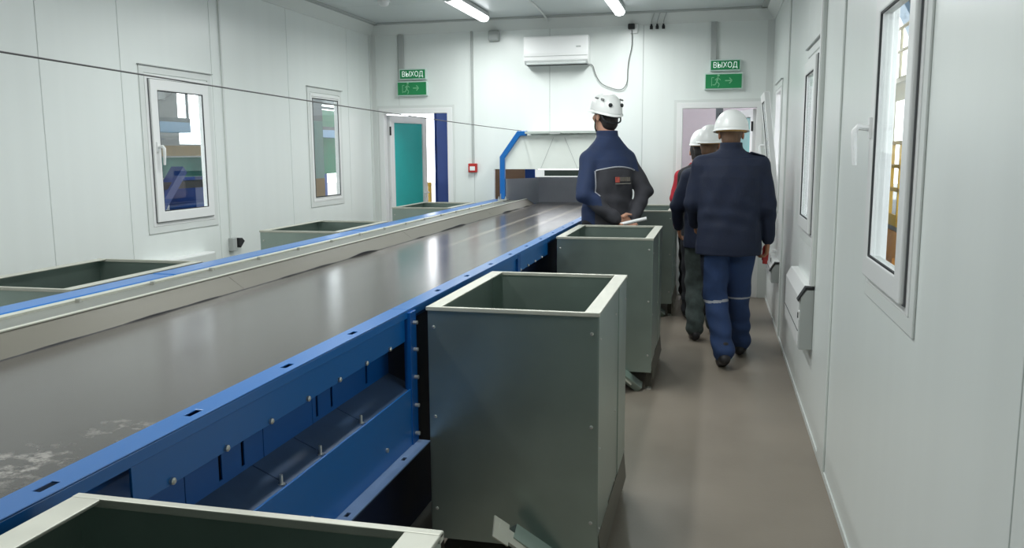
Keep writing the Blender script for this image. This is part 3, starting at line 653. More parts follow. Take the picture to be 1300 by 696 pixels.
# ------------------------------------------------------------------ people: smooth bodies grown from distance fields
class Field:
    def __init__(s, lo, hi, h):
        s.h = h; s.lo = np.array(lo, np.float32); n = np.ceil((np.array(hi)-np.array(lo))/h).astype(int)+1
        s.ax = [s.lo[i]+h*np.arange(n[i], dtype=np.float32) for i in range(3)]
        s.d = np.full(n, 1., np.float32)
    def sub(s, lo, hi):
        sl = []
        for i in range(3):
            a = max(0, int(math.floor((lo[i]-s.lo[i])/s.h))); b = min(len(s.ax[i]), int(math.ceil((hi[i]-s.lo[i])/s.h))+1)
            if b <= a: return None, None
            sl.append(slice(a, b))
        return tuple(sl), np.meshgrid(*[s.ax[i][sl[i]] for i in range(3)], indexing='ij')
    def put(s, fn, lo, hi, k=.02, cut=False):
        mg = k+3*s.h; sl, g = s.sub([v-mg for v in lo], [v+mg for v in hi])
        if sl is None: return s
        n = fn(*g).astype(np.float32); o = s.d[sl]
        if cut: n = -n; o2 = -o; hh = np.clip(.5+.5*(o2-n)/k, 0, 1); n = -n; hh = np.clip(.5-.5*(o-(-(-n)))/k, 0, 1) if 0 else None
        if cut:
            nn = -fn(*g).astype(np.float32); hh = np.clip(.5-.5*(nn-o)/k, 0, 1); hh = 1-hh
            s.d[sl] = np.maximum(o, nn) if k <= 0 else (o*(1-hh)+nn*hh + k*hh*(1-hh)); return s
        hh = np.clip(.5+.5*(o-n)/k, 0, 1); s.d[sl] = o*(1-hh)+n*hh - k*hh*(1-hh); return s
    def cone(s, a, b, ra, rb, k=.02, flat=None):
        a = np.array(a, np.float32); b = np.array(b, np.float32); ab = b-a; L2 = float(ab@ab)+1e-9; r = max(ra, rb)
        def fn(x, y, z):
            px, py, pz = x-a[0], y-a[1], z-a[2]; t = np.clip((px*ab[0]+py*ab[1]+pz*ab[2])/L2, 0, 1)
            return np.sqrt((px-t*ab[0])**2+(py-t*ab[1])**2+(pz-t*ab[2])**2)-(ra+(rb-ra)*t)
        return s.put(fn, np.minimum(a, b)-r, np.maximum(a, b)+r, k)
    def ell(s, c, r, k=.02, Rm=None, cut=False):
        c = np.array(c, np.float32); r = np.array(r, np.float32)
        def fn(x, y, z):
            p = [x-c[0], y-c[1], z-c[2]]
            if Rm is not None: p = [Rm[0][i]*p[0]+Rm[1][i]*p[1]+Rm[2][i]*p[2] for i in range(3)]
            q = np.sqrt((p[0]/r[0])**2+(p[1]/r[1])**2+(p[2]/r[2])**2); q2 = np.sqrt((p[0]/r[0]**2)**2+(p[1]/r[1]**2)**2+(p[2]/r[2]**2)**2)+1e-6
            return q*(q-1)/q2
        m = float(r.max()); return s.put(fn, c-m, c+m, k, cut)
    def prof(s, rows, k=.03, p=2.0):
        """stack of ellipses: rows of (z, a, b, cx, cy)"""
        rows = sorted(rows); Z = np.array([q[0] for q in rows])
        def sm(col, z): return np.interp(z, Z, np.array([q[col] for q in rows]))
        def fn(x, y, z):
            z1 = z[0, 0]; A, Bb, cx, cy = (sm(i, z1).astype(np.float32) for i in (1, 2, 3, 4))
            q = ((np.abs(x-cx)/A)**p+(np.abs(y-cy)/Bb)**p)**(1/p)
            lat = (q-1)*np.minimum(A, Bb)
            return np.maximum(lat, np.maximum(z-Z[-1], Z[0]-z))
        A = max(q[1]+abs(q[3]) for q in rows); Bm = max(q[2]+abs(q[4]) for q in rows)
        return s.put(fn, (-A, -Bm, Z[0]), (A, Bm, Z[-1]), k)
    def mesh(s):
        d = s.d; h = s.h; ins = d < 0
        c = np.zeros(tuple(n-1 for n in d.shape), np.int8)
        for i in (0, 1):
            for j in (0, 1):
                for k in (0, 1): c += ins[i:d.shape[0]-1+i, j:d.shape[1]-1+j, k:d.shape[2]-1+k]
        act = (c > 0) & (c < 8); idx = np.argwhere(act); gid = np.full(act.shape, -1, np.int64); gid[act] = np.arange(len(idx))
        acc = np.zeros((len(idx), 3)); cnt = np.zeros(len(idx))
        cor = np.array([(i, j, k) for i in (0, 1) for j in (0, 1) for k in (0, 1)])
        for a in range(8):
            for b in range(a+1, 8):
                df = cor[b]-cor[a]
                if abs(df).sum() != 1: continue
                A = idx+cor[a]; Bq = idx+cor[b]; da = d[A[:, 0], A[:, 1], A[:, 2]]; db = d[Bq[:, 0], Bq[:, 1], Bq[:, 2]]
                m = (da < 0) != (db < 0); t = da[m]/(da[m]-db[m]); acc[m] += cor[a]+t[:, None]*df; cnt[m] += 1
        V = s.lo+(idx+acc/cnt[:, None])*h
        F = []
        for ax in range(3):
            u, v = (ax+1) % 3, (ax+2) % 3
            sl0 = [slice(None)]*3; sl1 = [slice(None)]*3; sl0[ax] = slice(0, -1); sl1[ax] = slice(1, None)
            a, b = ins[tuple(sl0)], ins[tuple(sl1)]; e = np.argwhere(a != b)
            e = e[(e[:, u] > 0) & (e[:, v] > 0) & (e[:, u] < d.shape[u]-1) & (e[:, v] < d.shape[v]-1)]
            fl = a[e[:, 0], e[:, 1], e[:, 2]]
            q = []
            for du, dv in ((1, 1), (0, 1), (0, 0), (1, 0)):
                cc = e.copy(); cc[:, u] -= du; cc[:, v] -= dv; q.append(gid[cc[:, 0], cc[:, 1], cc[:, 2]])
            q = np.stack(q, 1); q[~fl] = q[~fl][:, ::-1]; F.append(q)
        return V, np.concatenate(F)
def field_obj(name, f, mats, parent, classify=None, ws=1.):
    V, F = f.mesh()
    for _ in range(1):          # one light relaxation along the mesh edges
        nb = np.zeros_like(V); ct = np.zeros(len(V))
        for i in range(4):
            a, b = F[:, i], F[:, (i+1) % 4]
            np.add.at(nb, a, V[b]); np.add.at(nb, b, V[a]); np.add.at(ct, a, 1); np.add.at(ct, b, 1)
        V = V*.6+.4*nb/np.maximum(ct, 1)[:, None]
    me = bpy.data.meshes.new(name); me.vertices.add(len(V)); me.vertices.foreach_set('co', V.astype(np.float32).ravel())
    me.loops.add(F.size); me.loops.foreach_set('vertex_index', F.astype(np.int32).ravel()); me.polygons.add(len(F))
    me.polygons.foreach_set('loop_start', np.arange(0, F.size, 4, dtype=np.int32)); me.polygons.foreach_set('loop_total', np.full(len(F), 4, np.int32))
    mats = mats if isinstance(mats, (list, tuple)) else [mats]
    for m in mats: me.materials.append(m)
    if classify is not None:
        C = V[F].mean(1); me.polygons.foreach_set('material_index', classify(C[:, 0], C[:, 1], C[:, 2]).astype(np.int32))
    me.update(calc_edges=True); me.validate(); me.polygons.foreach_set('use_smooth', [True]*len(me.polygons))
    return link(name, me, parent)
def folds(f, terms, zr=None):
    x, y, z = np.meshgrid(*f.ax, indexing='ij', sparse=True)
    for amp, kx, ky, kz, ph, z0, zw in terms:
        f.d += (amp*np.sin(kx*x+ky*y+kz*z+ph)*np.exp(-((z-z0)/zw)**2)).astype(np.float32)

def rotz(a): c, s_ = math.cos(a), math.sin(a); return np.array([[c, -s_, 0], [s_, c, 0], [0, 0, 1]])
def rotx(a): c, s_ = math.cos(a), math.sin(a); return np.array([[1, 0, 0], [0, c, -s_], [0, s_, c]])
SKIN = mat('skin', (196, 148, 124), .5, var=.06, vscale=25)
SKIN2 = mat('skin_tanned', (176, 122, 92), .5, var=.06, vscale=25)
HAIRD = mat('dark_hair', (36, 30, 28), .6, var=.25, vscale=60, stretch=(1, 1, .3))
HAIRB = mat('brown_hair', (92, 66, 46), .6, var=.2, vscale=60, stretch=(1, 1, .3))
NAVY = mat('navy_cloth', (20, 30, 54), .8, var=.10, vscale=14, bump=.15, bscale=120)
NAVY2 = mat('bright_navy_cloth', (32, 48, 82), .8, var=.10, vscale=14, bump=.15, bscale=120)
CHAR = mat('charcoal_cloth', (58, 58, 64), .82, var=.12, vscale=14, bump=.15, bscale=120)
PIPE = mat('reflective_piping', (168, 170, 178), .45, var=.05)
TROU = mat('blue_trouser_cloth', (42, 64, 106), .85, var=.12, vscale=12, bump=.15, bscale=120)
TROUD = mat('dark_trouser_cloth', (26, 32, 48), .85, var=.12, vscale=12)
OLIVE = mat('grey_green_trousers', (70, 80, 78), .85, var=.35, vscale=16)
BLACKC = mat('black_cloth', (24, 25, 31), .85, var=.12, vscale=12)
REDC = mat('red_cloth', (166, 34, 48), .8, var=.1, vscale=12)
BOOT = mat('dark_boot_leather', (38, 36, 38), .55, var=.15, vscale=20)
HELM = mat('white_helmet', (244, 245, 243), .3, var=.01)
EYEW = mat('eye_white', (225, 225, 222), .25, var=.02); EYED = mat('eye_dark', (40, 30, 24), .2, var=.1)

def hand_caps(f, wr, d, n, side, curl, k=.008, spread=.10):
    """wr wrist, d along the fingers, n out of the palm, side towards the thumb"""
    wr, d, n, side = (np.array(v, float) for v in (wr, d, n, side))
    d /= np.linalg.norm(d); n = n-d*(n@d); n /= np.linalg.norm(n); s = np.cross(d, n); s = s if s@side > 0 else -s
    for o in (-.024, -.008, .008, .024):
        f.cone(wr+d*.012+s*o*.7, wr+d*.088+s*o, .0145, .0125, .012)
    for o, L in ((.027, .072), (.009, .082), (-.009, .076), (-.027, .058)):
        p = wr+d*.09+s*o; ang = 0.; dd = d+s*o*spread*10*.12
        for seg, fr in enumerate((.45, .32, .23)):
            ang += curl*(.75 if seg == 0 else 1.)
            q = p+(dd*math.cos(ang)+n*math.sin(ang))*L*fr
            f.cone(p, q, .0095-.0008*seg, .0088-.0008*seg, k); p = q
    p = wr+d*.03+s*.028; a = d*.62+s*.68+n*.28; a /= np.linalg.norm(a)
    q = p+a*.045; f.cone(p, q, .0135, .011, .012); b = d*.9+s*.22+n*(.25+curl*.4); b /= np.linalg.norm(b); f.cone(q, q+b*.033, .0105, .0085, .008)

def make_helmet(parent, style, hr):
    t = link('helmet', None, parent); t.matrix_local = hr
    rx, ry, rz = (.106, .134, .118) if style == 'a' else (.118, .138, .128)
    NU, NV = 48, 16; V = []; F = []
    c0 = .035
    def rim(a):
        fy = math.sin(a)       # +1 front, -1 back
        if style == 'a': return c0-.012-.028*max(0, -fy)**1.5 + .012*max(0, fy), 1.0
        return c0-.012+.006*fy, 1.0
    for j in range(NV):
        v = j/(NV-1)
        for i in range(NU):
            a = 2*math.pi*i/NU; ca, sa = math.cos(a), math.sin(a); zr, _ = rim(a)
            if style == 'a':
                ph = v*math.pi/2; rr = math.cos(ph)**.72; z = zr+(c0+rz-zr)*math.sin(ph)**.95
                gro = 1+.018*math.exp(-((abs(ca)-.5)/.12)**2)*math.sin(math.pi*v)
            else:
                ph = v*math.pi/2; rr = math.cos(ph)**.85; z = zr+(c0+rz-zr)*math.sin(ph); gro = 1.
                if v > .2: z += .008*math.exp(-(ca*rr*3)**2)*math.sin(math.pi*min(1, v*1.0))*(1 if sa*rr > -2 else 0)
            V.append((rx*rr*ca*gro, ry*rr*sa*gro-.004, z))
    for j in range(NV-1):
        for i in range(NU): F.append((j*NU+i, j*NU+(i+1) % NU, (j+1)*NU+(i+1) % NU, (j+1)*NU+i))
    m = MB().add(V, F)
    # brim
    Vb = []; Fb = []
    for i in range(NU):
        a = 2*math.pi*i/NU; ca, sa = math.cos(a), math.sin(a); zr, _ = rim(a); w0 = .006+(.042 if style == 'b' else .020)*max(0, sa)**2
        for q, dz in ((0, .008), (w0, -.004-.10*w0), (w0, -.008-.10*w0), (-.006, -.004)):
            Vb.append(((rx+q)*ca, (ry+q)*sa-.004, zr+dz))
    for i in range(NU):
        n = (i+1) % NU
        for q in range(4): Fb.append((4*i+q, 4*n+q, 4*n+(q+1) % 4, 4*i+(q+1) % 4))
    sh = obj('helmet_shell', m, HELM, t, smooth=True)
    so_ = sh.modifiers.new('thickness', 'SOLIDIFY'); so_.thickness = .006; so_.offset = -1
    obj('helmet_brim', MB().add(Vb, Fb), HELM, t, smooth='auto')
    bnd = MB(); VV = []; FF = []
    for i in range(NU):
        a = 2*math.pi*i/NU; ca, sa = math.cos(a), math.sin(a); zr, _ = rim(a)
        for q, z in ((-.012, zr+.0), (-.012, zr-.016), (-.018, zr-.016), (-.018, zr)): VV.append(((rx+q)*ca, (ry+q)*sa-.004, z))
    for i in range(NU):
        n = (i+1) % NU
        for q in range(4): FF.append((4*i+q, 4*n+q, 4*n+(q+1) % 4, 4*i+(q+1) % 4))
    obj('headband', MB().add(VV, FF), GASK if style == 'a' else mat('tan_headband', (190, 148, 84), .6, var=.08), t, smooth='auto')
    if style == 'a':
        for sx in (-1, 1):
            # side knob, temple clip, slim vents
            ev = [(.0, .0), (.012, 0), (.012, .006), (.007, .009)]
            obj('side_knob', MB().lathe([(.014, -.006), (.014, .006), (.009, .010)], (0, 0, 0), 12, 'x'), GASK, t).matrix_local = Matrix.Translation((sx*.050, -.118, c0+.035)) @ Matrix.Rotation(R(-68 if sx > 0 else 248), 4, 'Z')
            for (y, z, L_) in ((-.085, .075, .035), (-.02, .085, .04)):
                obj('vent', MB().bar((sx*(.085), y, c0+z-.004), (sx*(.083), y+L_, c0+z+.002), .012, .006, (sx, 0, .6)), mat('vent_grey', (120, 122, 122), .5, var=.1), t)
        obj('lamp_clip', B(-.012, .012, ry-.004, ry+.012, c0+.03, c0+.045), GASK, t)
    return t

def person(name, label, loc, yaw, sc, P):
    t = tag(empty(name, loc, yaw), label, 'person'); t.scale = (sc, sc, sc)
    h = P.get('h', .0075); W = P.get('wide', 1.0)
    sk = P.get('skin', SKIN)
    nz = P.get('neck', 0.)
    HC = np.array(P.get('head', (0, .035, 1.672)))+np.array((0, 0, nz)); hy = P.get('head_yaw', 0.); hp = P.get('head_pitch', 0.)
    HR = rotz(hy) @ rotx(hp)
    hp_ = lambda x, y, z: HC+HR @ np.array((x, y, z), float)
    SZ = P.get('shz', 1.412)
    sh = {s: np.array(P.get('sh_'+n, (sg*.178*W, 0, SZ))) for s, n, sg in ((-1, 'l', -1), (1, 'r', 1))}
    el = {-1: np.array(P['el_l']), 1: np.array(P['el_r'])}; wr = {-1: np.array(P['wr_l']), 1: np.array(P['wr_r'])}
    hip = {-1: np.array((-.095, 0, .90)), 1: np.array((.095, 0, .90))}
    kn = {-1: np.array(P['kn_l']), 1: np.array(P['kn_r'])}; an = {-1: np.array(P['an_l']), 1: np.array(P['an_r'])}
    # ---- body, one continuous surface
    allp = np.array(list(el.values())+list(wr.values())+list(kn.values())+list(an.values())+[HC, (.26*W, .16, 1.5), (-.26*W, -.16, 0.)])
    lo = allp.min(0)-.24; hi = allp.max(0)+.24; lo[2] = .02; hi[2] = HC[2]+.17
    f = Field(lo, hi, h)
    f.prof([(.86, .14, .09, 0, 0), (.95, .15, .10, 0, 0), (1.08, .13, .09, 0, 0), (1.28, .14, .10, 0, 0), (SZ-.02, .12, .085, 0, 0), (1.49, .05, .05, 0, 0)], .03)
    f.cone((0, .0, 1.45), hp_(0, -.012, -.06), .062, .055, .03)
    for s in (-1, 1):
        f.cone((s*.10, 0, SZ-.02), sh[s], .045, .05, .03); f.cone(sh[s], el[s], .046, .038, .02); f.cone(el[s], wr[s], .038, .026, .015)
        f.cone(hip[s], kn[s], .072, .052, .03); f.cone(kn[s], an[s], .05, .036, .02); f.cone(an[s], an[s]+np.array((0, .09, -.045)), .035, .03, .02)
        nm = 'l' if s < 0 else 'r'
        hand_caps(f, wr[s], P.get('hd_'+nm, wr[s]-el[s]), P.get('hn_'+nm, (-s, .2, 0)), P.get('hs_'+nm, (0, 1, 0)), P.get('curl_'+nm, .45))
    # head
    f.ell(hp_(0, -.012, .022), (.076, .096, .100), .02, HR); f.ell(hp_(0, .028, -.045), (.058, .068, .078), .03, HR)
    f.ell(hp_(0, .082, -.098), (.024, .02, .018), .02, HR)
    f.cone(hp_(0, .092, .012), hp_(0, .116, -.030), .010, .014, .012)
    f.ell(hp_(0, .086, .034), (.05, .014, .010), .014, HR)
    for s in (-1, 1):
        f.ell(hp_(s*.034, .098, .014), (.016, .012, .011), .010, HR, cut=True)
        f.ell(hp_(s*.079, -.012, -.012), (.010, .021, .034), .006, HR); f.ell(hp_(s*.046, .066, -.022), (.020, .018, .018), .02, HR)
    f.ell(hp_(0, .092, -.062), (.025, .010, .006), .006, HR); f.ell(hp_(0, .090, -.074), (.022, .010, .007), .006, HR)
    body = field_obj('body', f, sk, t)
    hm = Matrix([[*HR[i], HC[i]] for i in range(3)]+[[0, 0, 0, 1]])
    for s in (-1, 1):
        e = obj('eye', MB().lathe([(.001, -.010), (.007, -.007), (.010, 0), (.008, .006), (.0045, .0085)], (s*.032, .082, .014), 10, 'y', 0).lathe([(.0045, .0086), (.001, .0098)], (s*.032, .082, .014), 10, 'y', 1), [EYEW, EYED], t, smooth=True); e.matrix_local = hm
    # ---- hair
    f = Field(HC-.16, HC+.17, .006)
    f.ell(hp_(0, -.014, .024), (.082, .101, .104), .01, HR)
    f.ell(hp_(0, -.055, -.055), (.062, .048, .058), .02, HR)
    f.ell(hp_(0, .10, -.02), (.13, .085, .10), .01, HR, cut=True)
    f.ell(hp_(0, .045, -.10), (.2, .075, .07), .01, HR, cut=True)
    field_obj('hair', f, P.get('hair', HAIRD), t)
    if P.get('helmet'):
        hl = make_helmet(t, P['helmet'], hm)
        if P.get('strap'):
            mb = MB()
            for s in (-1, 1): mb.tube(smooth_path([(s*.086, -.02, .03), (s*.080, .01, -.03), (s*.062, .04, -.09), (s*.02, .07, -.122), (0, .072, -.125)]), .005, 6)
            mb.tube(smooth_path([(-.085, -.05, .02), (-.07, -.085, -.04), (0, -.112, -.055), (.07, -.085, -.04), (.085, -.05, .02)]), .006, 6)
            o = obj('chin_strap', mb, GASK, hl)
    # ---- jacket
    hem = P.get('hem', .84)
    lo = np.min([el[-1], el[1], wr[-1], wr[1], (-.27*W, -.19, hem)], 0)-.10; hi = np.max([el[-1], el[1], wr[-1], wr[1], (.27*W, .19, 1.56)], 0)+.10; lo[2] = min(hem, wr[-1][2], wr[1][2])-.06; hi[2] = 1.64
    f = Field(lo, hi, h)
    bb = P.get('belly', 1.)
    f.prof([(hem, .212*W, .150*bb, 0, .0), (hem+.06, .214*W, .152*bb, 0, .0), (1.06, .205*W, .148*bb, 0, .005), (1.22, .214*W, .150, 0, 0), (SZ-.09, .212*W, .142, 0, -.005), (SZ-.01, .192*W, .122, 0, -.008), (SZ+.035, .160*W, .106, 0, 0), (SZ*.45+1.50*.55, .128, .094, 0, .004), (1.51, .084, .082, 0, .008), (1.525, .078, .078, 0, .01)], .02, 2.2)
    f.prof([(1.46, .088, .088, 0, .008), (1.525, .077, .079, 0, .012), (1.553+P.get('collar', 0.), .076, .080, 0, .016)], .015)
    ar = P.get('arm', 1.)
    for s in (-1, 1):
        f.cone((s*.06, -.004, 1.468), sh[s]+np.array((-s*.01, 0, -.008)), .060, .068, .04); f.cone(sh[s]+np.array((0, 0, -.014)), el[s], .068*ar, .060*ar, .03); f.cone(el[s], wr[s]*.86+el[s]*.14, .059*ar, .046*ar, .018)
        f.cone(wr[s]*.84+el[s]*.16, wr[s]*.97+el[s]*.03, .047*ar, .044*ar, .008)
    folds(f, [(.0035, 24, 9, 14, 0, 1.02, .22), (.003, -38, 12, 16, 1.7, 1.15, .25), (.002, 51, -17, 20, .6, 1.25, .2), (.0035, 9, 26, 58, 2.2, 1.08, .10)])
    if P.get('jacket_cls'): jk = field_obj('jacket', f, P['jacket'], t, P['jacket_cls'])
    else: jk = field_obj('jacket', f, P.get('jacket', NAVY), t)
    # ---- trousers
    lo = np.min([kn[-1], kn[1], an[-1], an[1], (-.22, -.16, .1)], 0)-.11; hi = np.max([kn[-1], kn[1], an[-1], an[1], (.22, .16, 1.)], 0)+.11; lo[2] = min(an[-1][2], an[1][2])-.05
    f = Field(lo, hi, h)
    f.prof([(.82, .175*W, .120, 0, -.005), (.92, .185*W, .132, 0, -.008), (1.02, .175*W, .12, 0, 0)], .03)
    for s in (-1, 1):
        f.cone(hip[s], kn[s], .106, .086, .02); f.cone(kn[s], an[s]+(kn[s]-an[s])*.12, .085, .074, .015)
        f.cone(an[s]+(kn[s]-an[s])*.12, an[s]+(kn[s]-an[s])*.02, .074, .077, .01)
    folds(f, [(.005, 12, 20, 36, 0, .45, .16), (.006, 10, -16, 52, 1., .2, .14), (.004, -22, 9, 24, 2., .65, .2)])
    if P.get('trouser_cls'): field_obj('trousers', f, P['trousers'], t, P['trouser_cls'])
    else: field_obj('trousers', f, P.get('trousers', TROUD), t)
    # ---- boots
    for s, nm in ((-1, 'l'), (1, 'r')):
        a = an[s]; fy = P.get('foot_'+nm, 0.); pt = P.get('foot_pitch_'+nm, 0.)
        fw = rotz(fy) @ rotx(pt) @ np.array((0, 1, 0)); dn = rotz(fy) @ rotx(pt) @ np.array((0, 0, -1))
        f = Field(a-np.array((.2, .2, .14)), a+np.array((.2, .28, .14)), .007)
        heel = a+dn*.052-fw*.05; toe = a+dn*.058+fw*.155
        f.cone(a+np.array((0, -.008, .05)), a+dn*.02-fw*.012, .047, .048, .02); f.cone(heel, a+dn*.052+fw*.03, .038, .040, .02)
        f.cone(a+dn*.02+fw*.01, a+dn*.05+fw*.12, .045, .036, .02); f.cone(a+dn*.056+fw*.06, toe, .042, .034, .02)
        b = field_obj('boot', f, BOOT, t)
    return t
def stand(dx=.09): return dict(kn_l=(-dx, .015, .49), kn_r=(dx, .015, .49), an_l=(-dx-.005, -.01, .09), an_r=(dx+.005, -.01, .09), foot_l=R(8), foot_r=R(-8))

# man watching the belt, hands clasped behind his back
def cls1(x, y, z):
    back = (y < .03)
    yoke_z = 1.285+.04*np.cos(np.clip(x/.2, -1, 1)*1.5)
    sleeve_l = (x < -.165-.02*(z-1.2)) | ((x < -.14) & (y > -.02))
    charc = back & (z < yoke_z) & ~sleeve_l
    low = (z < 1.06) & sleeve_l & (y < -.10)
    r = np.where(charc | low, 1, 0)
    r = np.where((x > .2) & (z < 1.36), 1, r)
    return r
p = stand(); p.update(h=.0065, shz=1.385, el_l=(-.25, -.085, 1.135), el_r=(.255, -.10, 1.145), wr_l=(-.05, -.19, .955), wr_r=(.085, -.195, .945),
    hd_l=(.9, -.15, -.32), hn_l=(.1, -1, 0), hs_l=(0, 0, 1), curl_l=.5, hd_r=(-.85, -.12, -.35), hn_r=(0, -1, .1), hs_r=(0, 0, 1), curl_r=.6,
    head_yaw=R(4), head_pitch=R(3), neck=.022, helmet='a', strap=True, jacket=[NAVY2, CHAR], jacket_cls=cls1, trousers=BLACKC, hem=.86, collar=.03, arm=1.0, wide=.90)
m1 = person('person', 'man in white helmet and navy-charcoal jacket, hands clasped behind his back, beside the belt', (-.825, 6.60, 0), R(40), 1.08, p)
from mathutils.bvhtree import BVHTree
jk_ = [c for c in m1.children if c.name.startswith('jacket')][0].data
bv_ = BVHTree.FromPolygons([v.co for v in jk_.vertices], [p_.vertices for p_ in jk_.polygons])
def on_back(x, z):
    h_ = bv_.ray_cast(Vector((x, -.6, z)), Vector((0, 1, 0)))[0]; return None if h_ is None else h_ + Vector((0, -.001, 0))
for nm_, pth in (('yoke_piping', [on_back(-.165+.0055*i, 1.285+.04*math.cos((-.165+.0055*i)/.2*1.5)) for i in range(61)]), ('sleeve_piping', [on_back(-.165-.02*(z_-1.2), z_) for z_ in [1.30-.004*i for i in range(46)]])):
    pth = [q for q in pth if q is not None and q.y < .06]
    pth = [sum((pth[min(max(i+k_, 0), len(pth)-1)] for k_ in (-2, -1, 0, 1, 2)), Vector())/5 for i in range(len(pth))]
    obj(nm_, MB().tube(pth, .0055, 8), PIPE, m1, smooth=True)
# printed badge on the back panel: small red square mark, lettering and underline
bd = link('back_print', None, m1); bd.location = (.045, -.155, 1.235); bd.rotation_euler = (R(-3), 0, R(6))
obj('red_mark', B(-.085, -.052, -.004, .004, -.018, .02), mat('print_red', (186, 84, 72), .6, var=.3, vscale=60), bd)
obj('print_letter_row', MB().box(-.045, -.03, -.004, .004, -.012, .018).box(-.026, -.012, -.004, .004, -.012, .018).box(-.008, .006, -.004, .004, -.012, .018).box(.010, .026, -.004, .004, -.012, .018).box(.030, .046, -.004, .004, -.012, .018), mat('print_grey', (112, 106, 98), .7, var=.2, vscale=50), bd)['kind'] = 'stuff'
obj('print_underline', B(-.085, .05, -.004, .004, -.030, -.025), mat('print_grey2', (150, 146, 138), .7, var=.1), bd)
pap = MB().tube([(-.10, 0, 0), (.10, 0, 0)], .014, 14)
pp = tag(obj('paper_roll', pap, PVC, smooth='auto'), 'rolled white sheet held behind the back of the man at the belt', 'paper')
pp.location = (-.60, 6.395, 1.022); pp.rotation_euler = (0, R(-13), R(8))

# man walking away in long navy jacket
def clst(x, y, z):
    r = np.where((x < -.165) & (z > .44) & (z < .80), 1, 0)
    tl = (np.abs(z-.463-.10*(x+.1)) < .009) & (x < 0); tr_ = (np.abs(z-.47+.02*(x-.1)) < .007) & (x > 0) & (y < .25)
    return np.where(tl | tr_, 2, r)
p = dict(h=.0065, shz=1.435, sh_l=(-.198, 0, 1.435), sh_r=(.198, 0, 1.435), el_l=(-.258, .03, 1.16), wr_l=(-.23, .19, 1.00), hd_l=(.1, .8, -.5), hn_l=(1, 0, 0), el_r=(.258, -.02, 1.15), wr_r=(.275, .045, .90), hd_r=(-.05, .12, -1), hn_r=(-1, .1, 0), hs_r=(0, 1, 0), curl_r=.75, curl_l=.5,
    kn_l=(-.08, .03, .50), an_l=(-.015, -.13, .115), kn_r=(.085, .16, .49), an_r=(.125, .30, .10), foot_l=R(6), foot_r=R(-10), foot_pitch_l=R(-16), foot_pitch_r=R(0),
    head=(0.0, .06, 1.645), head_pitch=R(-6), helmet='b', jacket=NAVY, trousers=[TROU, TROUD, PIPE], trouser_cls=clst, hem=.80, wide=1.06, belly=1.06, arm=1.0, hair=HAIRB, skin=SKIN2, collar=.03)
m2 = person('person', 'man in white helmet, long navy jacket and blue trousers walking away', (.098, 6.19, 0), R(2), 1.015, p)
for s in (1,):
    ep = obj('shoulder_tab', MB().bar((.13, -.03, 1.515), (.225, -.02, 1.487), .05, .008), NAVY, m2, bevel=.003)
gl = MB().box(-.022, .022, -.012, .012, -.06, .045).box(-.018, .018, -.016, -.004, -.085, -.055)
gg = tag(obj('red_gloves', gl, RED, bevel=.010), 'red gloves in the right hand of the man walking away', 'gloves'); gg.location = (.362, 6.265, .822); gg.rotation_euler = (R(-8), R(6), R(10))
# companions half hidden in front of him
p = stand(); p.update(h=.009, el_l=(-.275, .03, 1.15), wr_l=(-.25, .16, .96), el_r=(.27, .02, 1.15), wr_r=(.25, .10, .93), hd_l=(.1, .5, -.8), hd_r=(0, .3, -1), helmet='b', jacket=NAVY, trousers=OLIVE, hem=.80, wide=1.0, head_yaw=R(-25), skin=SKIN2, hair=HAIRB)
p.update(kn_l=(-.10, .10, .49), an_l=(-.10, -.06, .10), kn_r=(.08, .12, .49), an_r=(.08, .22, .09))
person('person', 'man in navy jacket and grey-green trousers hidden behind the man walking away', (-.045, 7.02, 0), R(4), .957, p)
p = stand(); p.update(h=.009, wide=.92, el_l=(-.20, .06, 1.14), wr_l=(-.18, .22, 1.00), el_r=(.25, .02, 1.15), wr_r=(.25, .12, .93), hd_l=(.3, .8, -.3), hd_r=(0, .4, -1), helmet='b', jacket=BLACKC, trousers=BLACKC, hem=.80, head_yaw=R(-30), skin=SKIN2)
person('person', 'man in white helmet and dark clothes farthest up the aisle before the door', (-.12, 7.85, 0), R(6), .95, p)
p = stand(); p.update(h=.009, el_l=(-.235, .03, 1.15), wr_l=(-.21, .12, .93), el_r=(.26, .03, 1.15), wr_r=(.24, .12, .93), hd_l=(.1, .4, -1), hd_r=(-.1, .4, -1), jacket=REDC, trousers=BLACKC, hem=.84)
person('person', 'person in red jacket mostly hidden behind the others at the right door', (-.195, 8.93, 0), R(2), .92, p)
# ------------------------------------------------------------------ the hall outside
YEL = mat('safety_yellow', (232, 186, 70), .45, var=.06); ORG = mat('orange_box_paint', (226, 150, 60), .5, var=.08)
PALEB = mat('pale_blue_steel', (150, 186, 220), .45, var=.06); TAN = mat('tan_cladding', (176, 150, 116), .7, var=.1); TEALM = mat('teal_machine', (70, 150, 140), .5, var=.1)
GREYM = mat('grey_machine', (120, 126, 130), .5, var=.1); WALLO = mat('hall_wall', (214, 206, 208), .8, var=.03); BLUEO = mat('blue_column', (24, 70, 150), .45, var=.05)
GREENM = mat('green_machine', (50, 130, 96), .5, var=.1)
struct(obj('ground', B(-40, 30, -12, 45, -.3, -.13), mat('concrete', (150, 148, 144), .8, var=.1, vscale=1)), 'concrete ground around the cabin')
def th(name, label, cat, loc=(0, 0, 0), rz=0.): return tag(empty(name, loc, rz), label, cat)
struct(obj('roof', B(-12.2, 11, -6, 21, 6.5, 6.7), mat('hall_roof', (150, 152, 154), .8, var=.05)), 'roof of the hall that shelters the cabin')
